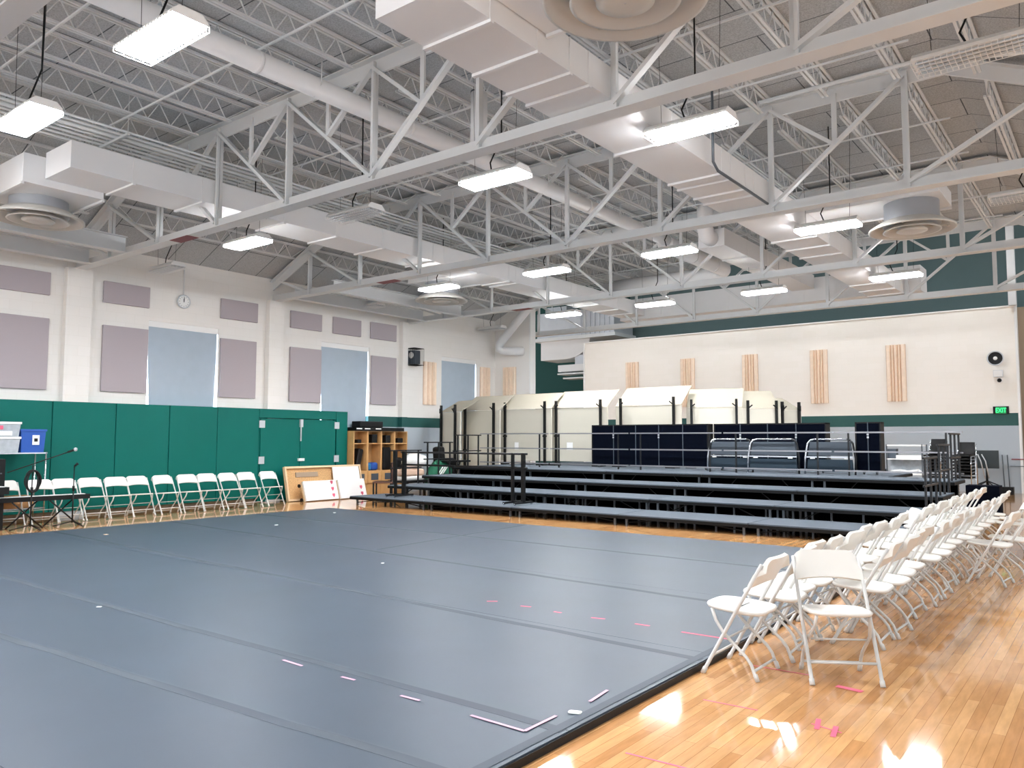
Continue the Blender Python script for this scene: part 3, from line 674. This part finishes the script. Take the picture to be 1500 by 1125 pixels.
tn = ['lowest', 'second', 'third', 'top']; sn = ['leftmost', 'second from the left', 'middle', 'second from the right', 'rightmost']
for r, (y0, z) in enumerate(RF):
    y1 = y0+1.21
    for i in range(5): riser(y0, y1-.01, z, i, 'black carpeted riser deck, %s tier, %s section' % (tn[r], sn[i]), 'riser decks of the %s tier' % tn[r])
for r in range(2):
    for i in range(5 if r == 0 else 4): riser(17.38+2.44*r, 17.38+2.44*(r+1)-.01, .81, i, 'flat stage deck behind the top riser, %s row, %s section' % (('front', 'rear')[r], sn[i]), 'stage decks behind the risers', 1.05 if i == 4 else 2.44)
# extra loose support legs stored under the second tier
for k in range(22):
    x = -12.6+.43*k+.1*math.sin(k*3.1)
    o = MB().box(-.016, .016, -.016, .016, 0, .33).build('stored_leg', M_leg, None, (x, 14.05+.12*(k % 3), 0))
    tag(o, 'grey steel support leg under the second riser tier, %s from the left' % (ORD[k] if k < 22 else str(k)), 'support leg', 'support legs under the risers')
# guard rails
def rail(label, p, rz, L, zs, z0, group, posts=(.12, .88)):
    t = thing('guard_rail', label, 'guard rail', (p[0], p[1], z0), rz, group)
    for k, z in enumerate(zs): MB().bar((0, 0, z), (L, 0, z), .035, .03).build('rail', M_railt if L > 2 else M_rail, t)
    for f in posts: MB().box(L*f-.016, L*f+.016, -.016, .016, 0, zs[0]).build('post', M_rail, t)
    return t
for i in range(5):
    rail('long guard rail at the back of the top riser, %s section' % sn[i], (-14.6+2.44*i, 17.3), 0, 2.38, (.9, .5, .1), .81, 'guard rails behind the top riser')
for side, x in (('left', -14.6), ('right', -2.52)):
    for r in (1, 2, 3):
        y0, z = RF[r]
        rail('short guard rail at the %s end of the %s riser tier' % (side, tn[r]), (x, y0+.03), PI/2, 1.12, (.86, .42), z, 'guard rails at the ends of the riser tiers', (.12, .5, .9))
# ballet barre on the lowest riser
t = thing('ballet_barre', 'long black portable ballet barre standing on the lowest riser', 'ballet barre', (-11.5, 13.05, .2))
for z in (1.05, .76): MB().tube([(-1.95, 0, z), (1.75, 0, z)], .022, 10).build('barre', M_black if z < 1 else M_rail, t)
for s, x in ((-1, -1.85), (1, 1.65)):
    MB().box(x-.035, x+.035, -.035, .035, .06, 1.07).build('upright', M_black, t)
    MB().box(x-.3, x-.25, -.03, .03, .06, 1.07).build('upright', M_black, t)
    MB().bar((x, -.3, .05), (x, .3, .05), .05, .04).bar((x-.28, -.3, .05), (x-.28, .3, .05), .05, .04).bar((x-.28, 0, .06), (x, 0, .06), .04, .04).build('foot', M_rail, t)
    for yy in (-.28, .28):
        for xx in (x, x-.28): MB().lathe([(.028, -.012), (.028, .012)], 12, at=(xx, yy, .03), axis='x').build('caster', M_chrome, t)
# ------------------------------------------------------------------ acoustic shells
SH = [((-16.4, 17.58), (-15.6, 17.32), 2.36, 2.72), ((-15.98, 18.2), (-14.85, 18.2), 2.42, 2.88), ((-14.7, 18.56), (-13.25, 18.58), 2.44, 2.92), ((-13.0, 18.8), (-11.5, 18.8), 2.45, 2.96), ((-10.97, 19.0), (-9.37, 19.0), 2.47, 3.0), ((-9.05, 19.4), (-7.95, 19.75), 2.40, 2.92), ((-7.72, 19.95), (-7.15, 20.45), 2.36, 2.85), ((-7.1, 20.75), (-6.84, 21.3), 2.34, 2.68)]
sl = ['leftmost', 'second from the left', 'third from the left', 'fourth from the left', 'widest, in the middle', 'third from the right', 'second from the right', 'rightmost']
for k, (a, b, zp, zt) in enumerate(SH):
    a = Vector((*a, 0)); b = Vector((*b, 0)); w = (b-a).length; rz = math.atan2(b.y-a.y, b.x-a.x)
    z0 = .81 if a.x > -14.8 else 0
    if k == 1: z0 = 0
    t = thing('acoustic_shell', 'tall ivory acoustic shell tower on black posts, ' + sl[k], 'acoustic shell', ((a.x+b.x)/2, (a.y+b.y)/2, z0), rz, 'ivory acoustic shells behind the risers')
    h = zp-z0; hw = w/2
    e = .19 if k < 5 else .14
    MB().box(-hw-e, hw+e, .06, .1, .12, h).build('panel', M_shell, t)
    m = MB(); dz = zt-zp; q = .72
    m.hexa([(-hw-e, .05, h+.01), (hw+e, .05, h+.01), (hw+e, .72, h+dz+.02), (-hw-e, .72, h+dz+.02)], [(-hw-e, .08, h+.01), (hw+e, .08, h+.01), (hw+e, .75, h+dz+.02), (-hw-e, .75, h+dz+.02)])
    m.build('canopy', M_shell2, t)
    for s in (-1, 1):
        MB().box(s*hw-.03, s*hw+.03, -.03, .03, .05, h+.22).build('post', M_black, t)
        MB().box(s*hw-.015, s*hw+.015, -.06, -.03, h-.02, h+.12).bar((s*hw, -.05, h+.02), (s*hw-s*.1, -.05, h+.1), .02, .03).build('latch', M_black, t)
        MB().box(s*hw-.04, s*hw+.04, -.05, .05, h*.5, h*.5+.05).build('clamp', M_black, t)
        MB().box(s*hw-.14, s*hw+.14, -.25, .05, .0, .07).build('base_foot', M_black, t)
    if k in (2, 3): MB().box(-hw*.55, -hw*.35 if k == 2 else -hw*.28, .052, .058, .45, .66).build('paper_notice', M_wboard, t)
# ------------------------------------------------------------------ black folded panels on the stage
def case(label, x0, x1, y, n, h=1.12):
    t = thing('folded_stage_panel', label, 'folded stage panel', ((x0+x1)/2, y, .811), 0, 'navy folded panels on the stage')
    w = x1-x0
    MB().box(-w/2, w/2, 0, .28, .09, h).build('panel_body', M_navy, t)
    MB().box(-w/2-.01, w/2+.01, -.01, .29, h-.02, h+.01).box(-w/2-.01, -w/2+.02, -.01, .29, .09, h).box(w/2-.02, w/2+.01, -.01, .29, .09, h).build('edge_trim', M_black, t)
    for k in range(1, n): MB().box(-w/2+w*k/n-.01, -w/2+w*k/n+.01, -.012, -.001, .09, h).build('fold_strip', M_dk, t)
    for k in range(max(1, n//2)):
        x = -w/2+w*(2*k+1)/n if n > 1 else 0
        for zz in (.28, .34): MB().box(x-.02, x+.02, -.02, -.011, h-zz, h-zz+.04).build('latch', M_silver, t)
    for s in (-1, 1): MB().lathe([(.045, -.015), (.045, .015)], 14, at=(s*(w/2-.12), .14, .046), axis='x').build('caster', M_leg, t)
case('wide navy folded stage panel standing on its edge, left of the others', -11.3, -8.0, 18.05, 5)
case('wide navy folded stage panel on its edge behind the chrome framed risers', -7.92, -5.28, 18.25, 4)
case('narrow tall navy panel standing alone at the right of the row', -4.6, -4.1, 18.05, 2)
def folded(label, x, y, w):
    t = thing('folded_riser', label, 'folded riser', (x, y, .811), 0, 'chrome framed folded risers')
    for s in (-1, 1):
        loop = [(s*w/2, -.05, .0), (s*w/2, -.02, .35), (s*(w/2-.05), .0, .66), (s*(w/2-.1), .02, .73), (s*(w/2-.18), .05, .755)]
        MB().tube(loop, .022, 8).build('end_tube', M_chrome if s < 0 else M_rail, t)
    MB().tube([(-w/2+.18, .05, .755), (w/2-.18, .05, .755)], .022, 8).build('top_tube', M_chrome, t)
    MB().hexa([(-w/2+.06, -.03, .4), (w/2-.06, -.03, .4), (w/2-.1, .01, .7), (-w/2+.1, .01, .7)], [(-w/2+.06, .01, .4), (w/2-.06, .01, .4), (w/2-.1, .05, .7), (-w/2+.1, .05, .7)]).build('step_board', M_dk, t)
    MB().hexa([(-w/2+.04, -.05, .06), (w/2-.04, -.05, .06), (w/2-.06, -.03, .32), (-w/2+.06, -.03, .32)], [(-w/2+.04, -.01, .06), (w/2-.04, -.01, .06), (w/2-.06, .01, .32), (-w/2+.06, .01, .32)]).build('step_board', mat('slate_carpet', (38, 54, 66), .9), t)
    MB().bar((-w/2+.04, -.05, .37), (w/2-.04, -.05, .37), .02, .03).build('hinge_bar', M_chrome, t)
    for s in (-1, 1): MB().box(s*w*.34-.05, s*w*.34+.05, -.06, -.05, .33, .355).build('clip', M_white, t)
folded('folded riser with chrome tube ends, leftmost of three on the stage', -7.3, 17.72, 1.1)
folded('folded riser with chrome tube ends, middle of three on the stage', -6.25, 17.62, 1.15)
folded('folded riser with chrome tube ends, rightmost of three on the stage', -5.05, 17.72, 1.05)
# pale shelf rack, chair stacks and bits at the right end of the stage
t = thing('shelf_rack', 'pale metal rack with shelves standing right of the narrow navy panel', 'rack', (-4.15, 21.0, 0))
for x in (-.45, .33, .43):
    MB().box(x-.015, x+.015, -.2, -.17, 0, 1.45).build('rack_post', M_leg, t)
for z in (.5, .72, 1.08, 1.41): MB().box(-.46, .36, -.2, .2, z, z+.03).build('shelf', M_white, t)
MB().box(-.25, .3, -.15, .1, 1.11, 1.19).build('shelf_tray', M_white, t); MB().box(-.45, -.25, -.15, .1, 1.11, 1.34).build('dark_case', M_dk, t)
MB().box(-.44, .3, .1, .12, .75, 1.08).build('clear_sheet', M_clear, t)
MB().tube([(-.4, -.1, .79), (-.2, 0, .82), (0, -.1, .79), (.2, .02, .83), (.3, -.1, .78)], .03, 8).build('coiled_cloth', M_wboard, t)
def stack(label, x, y, n, rz):
    t = thing('chair_stack_dolly', 'chrome wheeled dolly under the ' + label, 'dolly', (x, y, 0), rz, 'dollies under the black chair stacks')
    MB().tube([(-.25, -.25, .09), (.25, -.25, .09), (.25, .25, .09), (-.25, .25, .09)], .015, 8, True).build('dolly_frame', M_chrome, t)
    for sx in (-1, 1):
        for sy2 in (-1, 1): MB().lathe([(.04, -.014), (.04, .014)], 12, at=(sx*.25, sy2*.25, .04), axis='x').build('caster', M_blackp, t)
    for k in range(n):
        c = thing('stacking_chair', 'black stacking chair, %s from the bottom of the %s' % (ORD[k], label), 'stacking chair', (x, y, .105+.085*k), rz, 'black stacking chairs in the ' + label)
        MB().hexa([(-.22, -.2, .42), (.22, -.2, .42), (.22, .22, .44), (-.22, .22, .44)], [(-.22, -.2, .455), (.22, -.2, .455), (.22, .22, .475), (-.22, .22, .475)]).build('seat', M_blackp, c)
        MB().hexa([(-.2, .215, .52), (.2, .215, .52), (.2, .245, .52), (-.2, .245, .52)], [(-.19, .265, .8), (.19, .265, .8), (.19, .29, .8), (-.19, .29, .8)]).build('backrest', M_blackp, c)
        for s in (-1, 1): MB().tube([(s*.235, -.2, 0), (s*.235, -.17, .41), (s*.235, .2, .43), (s*.22, .28, .75)], .009, 6).build('leg_frame', M_chrome, c)
        for s in (-1, 1): MB().tube([(s*.24, .27, 0), (s*.238, .1, .41)], .009, 6).build('rear_leg', M_chrome, c)
stack('left black chair stack', -4.1, 24.0, 9, -.25)
stack('right black chair stack', -3.45, 24.3, 8, -.2)
t = thing('conductor_stand', 'big dark panel on a black spider-leg stand right of the black chair stacks', 'stand', (-3.2, 26.6, 0))
MB().box(-.4, .32, -.1, -.04, .74, 1.26).build('panel', mat('slate_panel', (40, 52, 56), .5), t)
MB().tube([(0, 0, .1), (0, -.02, .9)], .03, 8).build('column', M_black, t)
for a in range(5):
    c = a*2*PI/5+.3; MB().tube([(0, 0, .38), (.3*math.cos(c), .3*math.sin(c), .25), (.48*math.cos(c), .48*math.sin(c), .02)], .018, 6).build('leg', M_black, t)
for s in (-1, 1): MB().tube([(-.14+s*.05, -.22, 1.15), (-.06+s*.06, -.2, .95), (.02+s*.05, -.14, .45)], .018, 6).build('side_arm', M_silver, t)
for k in range(2):
    o = MB().tube([(0, 0, 0), (-.07, .32, 1.12)], .016, 8).build('wooden_pole', M_leg, None, (-2.82+.13*k, 27.09, 0))
    tag(o, 'thin grey pole leaning on the back wall, %s of two' % ('left', 'right')[k], 'pole', 'poles leaning on the back wall')
o = MB().box(-.2, .2, -.12, .12, 0, .22).build('black_case', M_blackp, None, (-2.75, 26.6, 0)); tag(o, 'small black case on the floor at the foot of the back wall', 'case')
o = MB().box(-.16, .16, -.03, 0, 0, .03).build('wall_bracket', M_red, None, (-2.5, 27.44, .98)); tag(o, 'small red bracket on the back wall right of the poles', 'bracket')
o = MB().box(-.2, .2, -.03, 0, 0, .02).build('wall_ledge', M_leg, None, (-2.5, 27.44, .78)); tag(o, 'thin grey ledge on the back wall below the red bracket', 'bracket')
o = MB().box(-.3, .3, -.25, .25, 0, .62).build('speaker_box', M_navy, None, (-2.35, 19.0, 0)); tag(o, 'dark blue box on the floor at the right end of the risers', 'box')
# ------------------------------------------------------------------ lockers and clutter at the far left
lk = thing('instrument_locker', '', 'locker', (XL+.01, 14.31, 0), 0, 'open wooden lockers')
W = .505
MB().box(0, .4, 0, .025, .33, 1.78).box(0, .4, W-.025, W, .33, 1.78).box(0, .4, .025, W-.025, .33, .355).box(0, .4, .025, W-.025, 1.755, 1.78).box(0, .02, .025, W-.025, .355, 1.755).build('carcass', M_oak, lk)
MB().box(.02, .39, .025, W-.025, 1.42, 1.445).build('shelf', M_oak, lk)
dr = MB().box(.4, .42, .01, W-.01, .34, .68).box(.02, .4, .025, W-.025, .66, .68).build('locker_door', M_oak, lk)
MB().box(.42, .426, .12, W-.12, .42, .6).build('vent_grille', M_dk, dr)
MB().box(.02, .38, .0, W, .0, .33).build('plinth', M_oak, lk)
lkl = ['first, holding a leaning case', 'second, holding a blue bag', 'third, holding an upright case', 'last on the right']
for k in range(4):
    lb = 'open maple instrument locker with a grille door, ' + lkl[k]
    if k == 0: lk['label'] = lb
    else: dup(lk, (XL+.01, 14.31+.51*k, 0), 0, lb)
def soft(name, label, cat, m, loc, size, r=.06, rz=0, tilt=(0, 0), group=None):
    o = MB().box(-size[0]/2, size[0]/2, -size[1]/2, size[1]/2, 0, size[2]).build(name, m, None, loc)
    o.rotation_euler = (tilt[0], tilt[1], rz); bv = o.modifiers.new('b', 'BEVEL'); bv.width = r; bv.segments = 3
    return tag(o, label, cat, group)
def ly(k): return 14.31+.51*k+W/2
soft('instrument_case', 'black instrument case leaning in the first locker', 'case', M_blackp, (XL+.22, ly(0)-.04, .685), (.24, .18, .62), .04, 0, (-.22, 0), 'cases in the lockers')
soft('gear_bag', 'blue bag at the bottom of the second locker', 'bag', M_blue, (XL+.23, ly(1)+.06, .685), (.3, .26, .22), .07, 0, (0, 0))
soft('cloth_pile', 'teal folded cloth beside the blue bag in the second locker', 'cloth', M_teal, (XL+.23, ly(1)-.14, .685), (.3, .12, .2), .04)
soft('instrument_case', 'black upright case in the third locker', 'case', M_blackp, (XL+.22, ly(2)+.02, .685), (.3, .3, .64), .05, 0, (0, 0), 'cases in the lockers')
soft('instrument_case', 'black rounded case in the last locker', 'case', M_blackp, (XL+.22, ly(3), .685), (.3, .34, .34), .09, 0, (0, 0), 'cases in the lockers')
for k, sz in enumerate(((.2, .14, .1), (.3, .2, .24), (.3, .18, .22), (.24, .22, .14))):
    soft('small_case', 'small black case on the top shelf of the %s locker' % ORD[k], 'case', M_blackp, (XL+.22, ly(k)+.04, 1.447), sz, .02, 0, (0, 0), 'small cases on the locker shelves')
soft('speaker_box', 'wide black speaker lying on top of the lockers', 'speaker', M_blackp, (XL+.24, 14.95, 1.88), (.36, .85, .17), .02)
t = thing('flat_case', 'long flat black case with white clasps on top of the lockers', 'case', (XL+.25, 15.25, 1.782))
MB().box(-.22, .22, -.9, .9, 0, .095).build('case_body', M_blackp, t)
for yy in (-.8, -.5, -.1): MB().box(.22, .226, yy-.1, yy+.1, .045, .075).build('clasp', M_white, t)
# leaning boards and dollies
t = thing('leaning_flat', 'big strand-board flat with a pale pine frame leaning against the green pads', 'stage flat', (-16.42, 12.05, 0), 0)
t.rotation_euler = (0, -.22, .02)
MB().box(-.012, 0, 0, 2.5, .02, .86).build('board', M_osb, t)
MB().box(0, .075, 0, 2.5, .82, .87).box(0, .075, 0, 2.5, 0, .05).box(0, .075, 0, .05, .05, .82).box(0, .075, 2.45, 2.5, .05, .82).build('pine_frame', M_pine, t)
MB().box(.076, .082, 1.5, 2.42, .25, .82).build('white_sheet', M_wboard, t)
MB().box(.001, .03, .35, 1.05, .6, .72).build('brace_block', M_tan, t)
def heart(t, y, z, x):
    pts = [(y, z-.06), (y+.045, z-.01), (y+.05, z+.03), (y+.03, z+.05), (y+.008, z+.035), (y-.012, z+.05), (y-.035, z+.035), (y-.04, z)]
    MB().prism(pts, x, x+.003, 0).build('pink_print', M_pink, t)
def dolly(label, y, L, hn):
    t = thing('platform_dolly', label, 'dolly', (-16.08, y, 0.01), 0, 'white platform dollies'); t.rotation_euler = (0, -.3, .03)
    MB().box(0, .05, 0, L, .0, .5).build('deck_board', M_wboard, t)
    MB().box(-.055, -.001, 0, .05, .0, .5).box(-.055, -.001, .05, L, 0, .04).build('pine_edge', M_pine, t)
    for z in (.06, .42):
        MB().lathe([(.045, -.015), (.045, .015)], 14, at=(-.09, -.03, z), axis='y').build('caster', M_blackp, t)
    for k in range(hn): heart(t, L-.16, .1+.17*k, .051)
dolly('white platform dolly with three pink prints leaning on the strand-board flat', 12.35, 1.05, 3)
dolly('white platform dolly with two pink prints leaning on the right end of the flat', 13.45, .9, 2)
# side chair and clutter beyond the risers' left end
t = thing('side_chair', 'dark framed wooden chair at the left end of the risers', 'chair', (-15.3, 14.25, 0), .66)
for sx in (-.24, .24):
    MB().box(sx-.02, sx+.02, -.24, -.2, 0, .42).build('leg', M_black, t); MB().box(sx-.02, sx+.02, .2, .24, 0, .42).build('leg', M_black, t)
MB().box(-.26, .26, -.26, .26, .42, .46).build('seat', M_brown, t); MB().box(-.25, .25, -.21, -.23, .04, .08).box(-.25, .25, .2, .23, .04, .08).build('stretcher', M_black, t)
MB().box(.2, .26, -.26, .26, .5, .95).build('backrest', M_brown, t); MB().box(.2, .24, -.26, -.22, .46, .95).box(.2, .24, .22, .26, .46, .95).build('back_post', M_black, t)
def blob(name, label, cat, m, loc, sc, seed=0, group=None):
    mb = MB(); n1, n2 = 10, 14
    for i in range(n1+1):
        for j in range(n2):
            th = PI*i/n1; ph = 2*PI*j/n2
            w = 1+.10*math.sin(3*ph+seed)*math.sin(2*th)+.06*math.sin(5*ph+th*4+seed)
            mb.v.append((sc[0]*w*math.sin(th)*math.cos(ph), sc[1]*w*math.sin(th)*math.sin(ph), max(sc[2]*(1-math.cos(th))*w, 0)))
    for i in range(n1):
        for j in range(n2): mb.face([i*n2+j, i*n2+(j+1) % n2, (i+1)*n2+(j+1) % n2, (i+1)*n2+j], True)
    return tag(mb.build(name, m, None, loc), label, cat, group)
t = thing('storage_bench', 'low dark bench holding blankets and a white bag beyond the left rails', 'bench', (-15.5, 15.6, 0))
MB().box(-.35, .35, -.7, .75, .38, .44).build('bench_top', M_black, t)
for sx in (-.3, .3):
    for yy in (-.62, .66): MB().box(sx-.03, sx+.03, yy-.03, yy+.03, 0, .38).build('leg', M_black, t)
soft('folded_blanket', 'white dotted folded blanket, lowest on the low dark bench', 'blanket', M_spot, (-15.5, 15.3, .441), (.5, .8, .12), .05, 0, (0, 0), 'folded blankets')
soft('folded_blanket', 'blush folded blanket on top of the white dotted one', 'blanket', M_tanb, (-15.5, 15.3, .562), (.5, .84, .18), .06, 0, (0, 0), 'folded blankets')
blob('plush_bag', 'round white spotted bag on the blankets, seen between the left rails', 'bag', M_spot, (-15.5, 15.55, .745), (.28, .4, .2), 1)
blob('tarp_bundle', 'crumpled bottle green tarp with white cords beyond the left rails', 'tarp', M_bgreen, (-15.35, 16.35, 0), (.3, .45, .46), 2)
for k in range(3):
    o = MB().tube([(0, -.3, .0), (.02, .1, .45)], .018, 6).build('white_pole', M_white, None, (-15.0, 16.05+.09*k, .35)); tag(o, 'short white pole lying on the green tarp, %s of three' % ORD[k], 'pole', 'white poles on the green tarp')
soft('drum_case', 'black round drum case beyond the left rails', 'case', M_blackp, (-15.75, 17.1, 0), (.5, .5, 1.0), .1, 0, (0, 0), 'black gear cases by the shells')
soft('tall_case', 'black upright bass case leaning beside the leftmost shell', 'case', M_blackp, (-15.6, 16.75, 0), (.3, .28, 1.35), .08, 0, (.1, 0), 'black gear cases by the shells')
t = thing('keyboard_stand', 'black stand with a tilted tray among the cases beyond the left rails', 'stand', (-15.2, 16.9, 0))
MB().tube([(0, -.2, 0), (0, .2, .9)], .02, 6).tube([(0, .2, 0), (0, -.2, .9)], .02, 6).build('leg', M_black, t); MB().box(-.15, .15, -.5, .5, .9, .95).build('tray', M_blackp, t)
# ------------------------------------------------------------------ shelf, bins, keyboard, microphones at the near left
t = thing('wire_shelf', 'chrome wire shelf unit holding plastic bins against the green pads', 'shelf unit', (-16.25, 5.55, 0))
for z in (.25, 1.27): MB().box(-.25, .25, -.95, .8, z, z+.025).build('shelf', M_chrome, t)
for sx in (-.24, .24):
    for yy in (-.93, .78): MB().tube([(sx, yy, 0), (sx, yy, 1.3)], .014, 8).build('post', M_chrome, t)
def bin_(label, m, x, y, z, w, d, h, lid, group):
    t = thing('storage_bin', label, 'storage bin', (x, y, z), 0, group)
    MB().hexa([(-w/2+.02, -d/2+.02, 0), (w/2-.02, -d/2+.02, 0), (w/2-.02, d/2-.02, 0), (-w/2+.02, d/2-.02, 0)], [(-w/2, -d/2, h-.04), (w/2, -d/2, h-.04), (w/2, d/2, h-.04), (-w/2, d/2, h-.04)]).build('bin_body', m, t)
    MB().box(-w/2-.015, w/2+.015, -d/2-.015, d/2+.015, h-.04, h).build('bin_lid', lid, t)
    return t
bin_('cloudy clear plastic bin, lower of the two stacked on the shelf', M_clear, -16.2, 5.5, 1.296, .4, .75, .29, M_white, 'plastic bins on the shelf')
bb = bin_('cloudy clear plastic bin, upper of the two stacked on the shelf', M_clear, -16.2, 5.5, 1.587, .4, .75, .27, M_white, 'plastic bins on the shelf')
MB().box(.198, .203, .0, .24, .02, .1).build('pale_contents', M_wboard, bb); MB().box(.2, .204, .02, .09, .13, .2).build('red_contents', M_pink, bb)
b2 = bin_('blue plastic bin with a white label beside the clear bins', M_blue, -16.2, 6.1, 1.296, .4, .42, .43, M_blue, 'plastic bins on the shelf')
lb_ = MB().box(.2, .206, -.02, .1, .14, .32).build('bin_label', M_wboard, b2); MB().box(.207, .209, .01, .07, .2, .26).build('label_mark', M_black, b2)
soft('cardboard_box', 'brown cardboard box under the wire shelf', 'box', M_card, (-16.2, 5.9, .277), (.4, .5, .22), .01)
soft('gear_box', 'white and red box under the wire shelf', 'box', M_wboard, (-16.2, 5.3, .277), (.4, .35, .24), .01)
t = thing('upright_piano', 'dark upright cabinet piano at the left edge in front of the shelf', 'piano', (-15.2, 4.55, 0))
MB().box(-.3, .12, -.75, .78, .0, 1.2).build('cabinet', M_blackp, t); MB().box(.12, .42, -.72, .75, .62, .74).build('key_bed', M_blackp, t)
MB().box(.121, .13, -.7, .73, .95, .97).build('rail_strip', M_leg, t); MB().box(.2, .4, -.66, .69, .741, .752).build('keys', M_key, t)
t = thing('keyboard', 'long black stage keyboard on a stand in front of the left chairs', 'keyboard', (-15.05, 5.95, 0))
MB().box(-.14, .14, -.95, .72, .47, .55).build('keyboard_body', M_blackp, t); MB().box(0, .13, -.86, .64, .551, .56).build('keys', M_key, t)
for s in (-1, 1): MB().tube([(-.12, s*.3-.25, 0), (-.12, s*.3+.25, .47)], .014, 6).tube([(.12, s*.3+.25, 0), (.12, s*.3-.25, .47)], .014, 6).build('stand_leg', M_black, t)
def mic_stand(label, x, y, h, boom):
    t = thing('microphone_stand', label, 'microphone stand', (x, y, 0), 0, 'microphone stands by the left chairs')
    for a in range(3):
        c = a*2*PI/3+.2; MB().tube([(0, 0, .09), (.3*math.cos(c), .3*math.sin(c), .012)], .011, 6).build('leg', M_black, t)
    MB().tube([(0, 0, .06), (0, 0, h*.62), (0, 0, h*.62+.001), (0, 0, h)], [.013, .013, .009, .009], 8).build('pole', M_black, t)
    MB().tube([(0, 0, h*.58), (0, 0, h*.66)], .022, 8).build('clutch', M_blackp, t)
    if boom:
        MB().tube([(-.1, -.35, h-.12), (.05, .55, h+.22)], .009, 8).build('boom', M_black, t)
        MB().tube([(.05, .53, h+.215), (.07, .62, h+.25)], [.016, .022], 8).build('microphone', M_blackp, t)
        MB().lathe([(.005, -.035), (.026, -.024), (.034, 0), (.026, .024), (.005, .035)], 14, at=(.075, .65, h+.262)).build('mic_head', M_silver, t)
        MB().tube([(.03+.03*math.sin(1.7*a), (.1+.02*math.sin(.4*a))*math.cos(a), h-.28+(.18+.02*math.cos(.9*a))*math.sin(a)) for a in [2*PI*k/24 for k in range(24*5)]], .013, 6).build('cable_coil', M_black, t)
    else:
        MB().tube([(0, 0, h-.02), (.04, .04, h+.03)], [.014, .024], 8).build('microphone', M_blackp, t)
mic_stand('microphone boom stand with a coiled cable and a silver mic head, left one', -14.72, 5.62, 1.1, True)
mic_stand('straight microphone stand with a black mic, right one', -14.85, 6.35, 1.08, False)
# ------------------------------------------------------------------ camera, light, view
cam = bpy.data.cameras.new('camera'); co = bpy.data.objects.new('camera', cam); COL.objects.link(co)
cam.sensor_width = 36; cam.lens = 1151.45/1500*36; cam.clip_end = 200; cam.clip_start = .05
yaw, pitch, roll = math.radians(37.871), math.radians(4.041), math.radians(.1)
f = Vector((-math.sin(yaw)*math.cos(pitch), math.cos(yaw)*math.cos(pitch), math.sin(pitch)))
r = Vector((math.cos(yaw), math.sin(yaw), 0)); u = r.cross(f)
r2 = r*math.cos(roll)+u*math.sin(roll); u2 = r2.cross(f)
co.matrix_world = Matrix(((r2.x, u2.x, -f.x, 0), (r2.y, u2.y, -f.y, 0), (r2.z, u2.z, -f.z, 1.55), (0, 0, 0, 1)))
sc = bpy.context.scene; sc.camera = co
w = bpy.data.worlds.new('world'); sc.world = w; w.use_nodes = True
w.node_tree.nodes['Background'].inputs[0].default_value = (.9, .95, 1, 1); w.node_tree.nodes['Background'].inputs[1].default_value = .62
vs = sc.view_settings; vs.view_transform = 'Standard'; vs.look = 'None'; vs.gamma = 1; vs.use_curve_mapping = False
vs.exposure = 1.3
sc.cycles.use_denoising = True
sc.cycles.max_bounces = 8; sc.cycles.diffuse_bounces = 6
sc.cycles.sample_clamp_indirect = 8
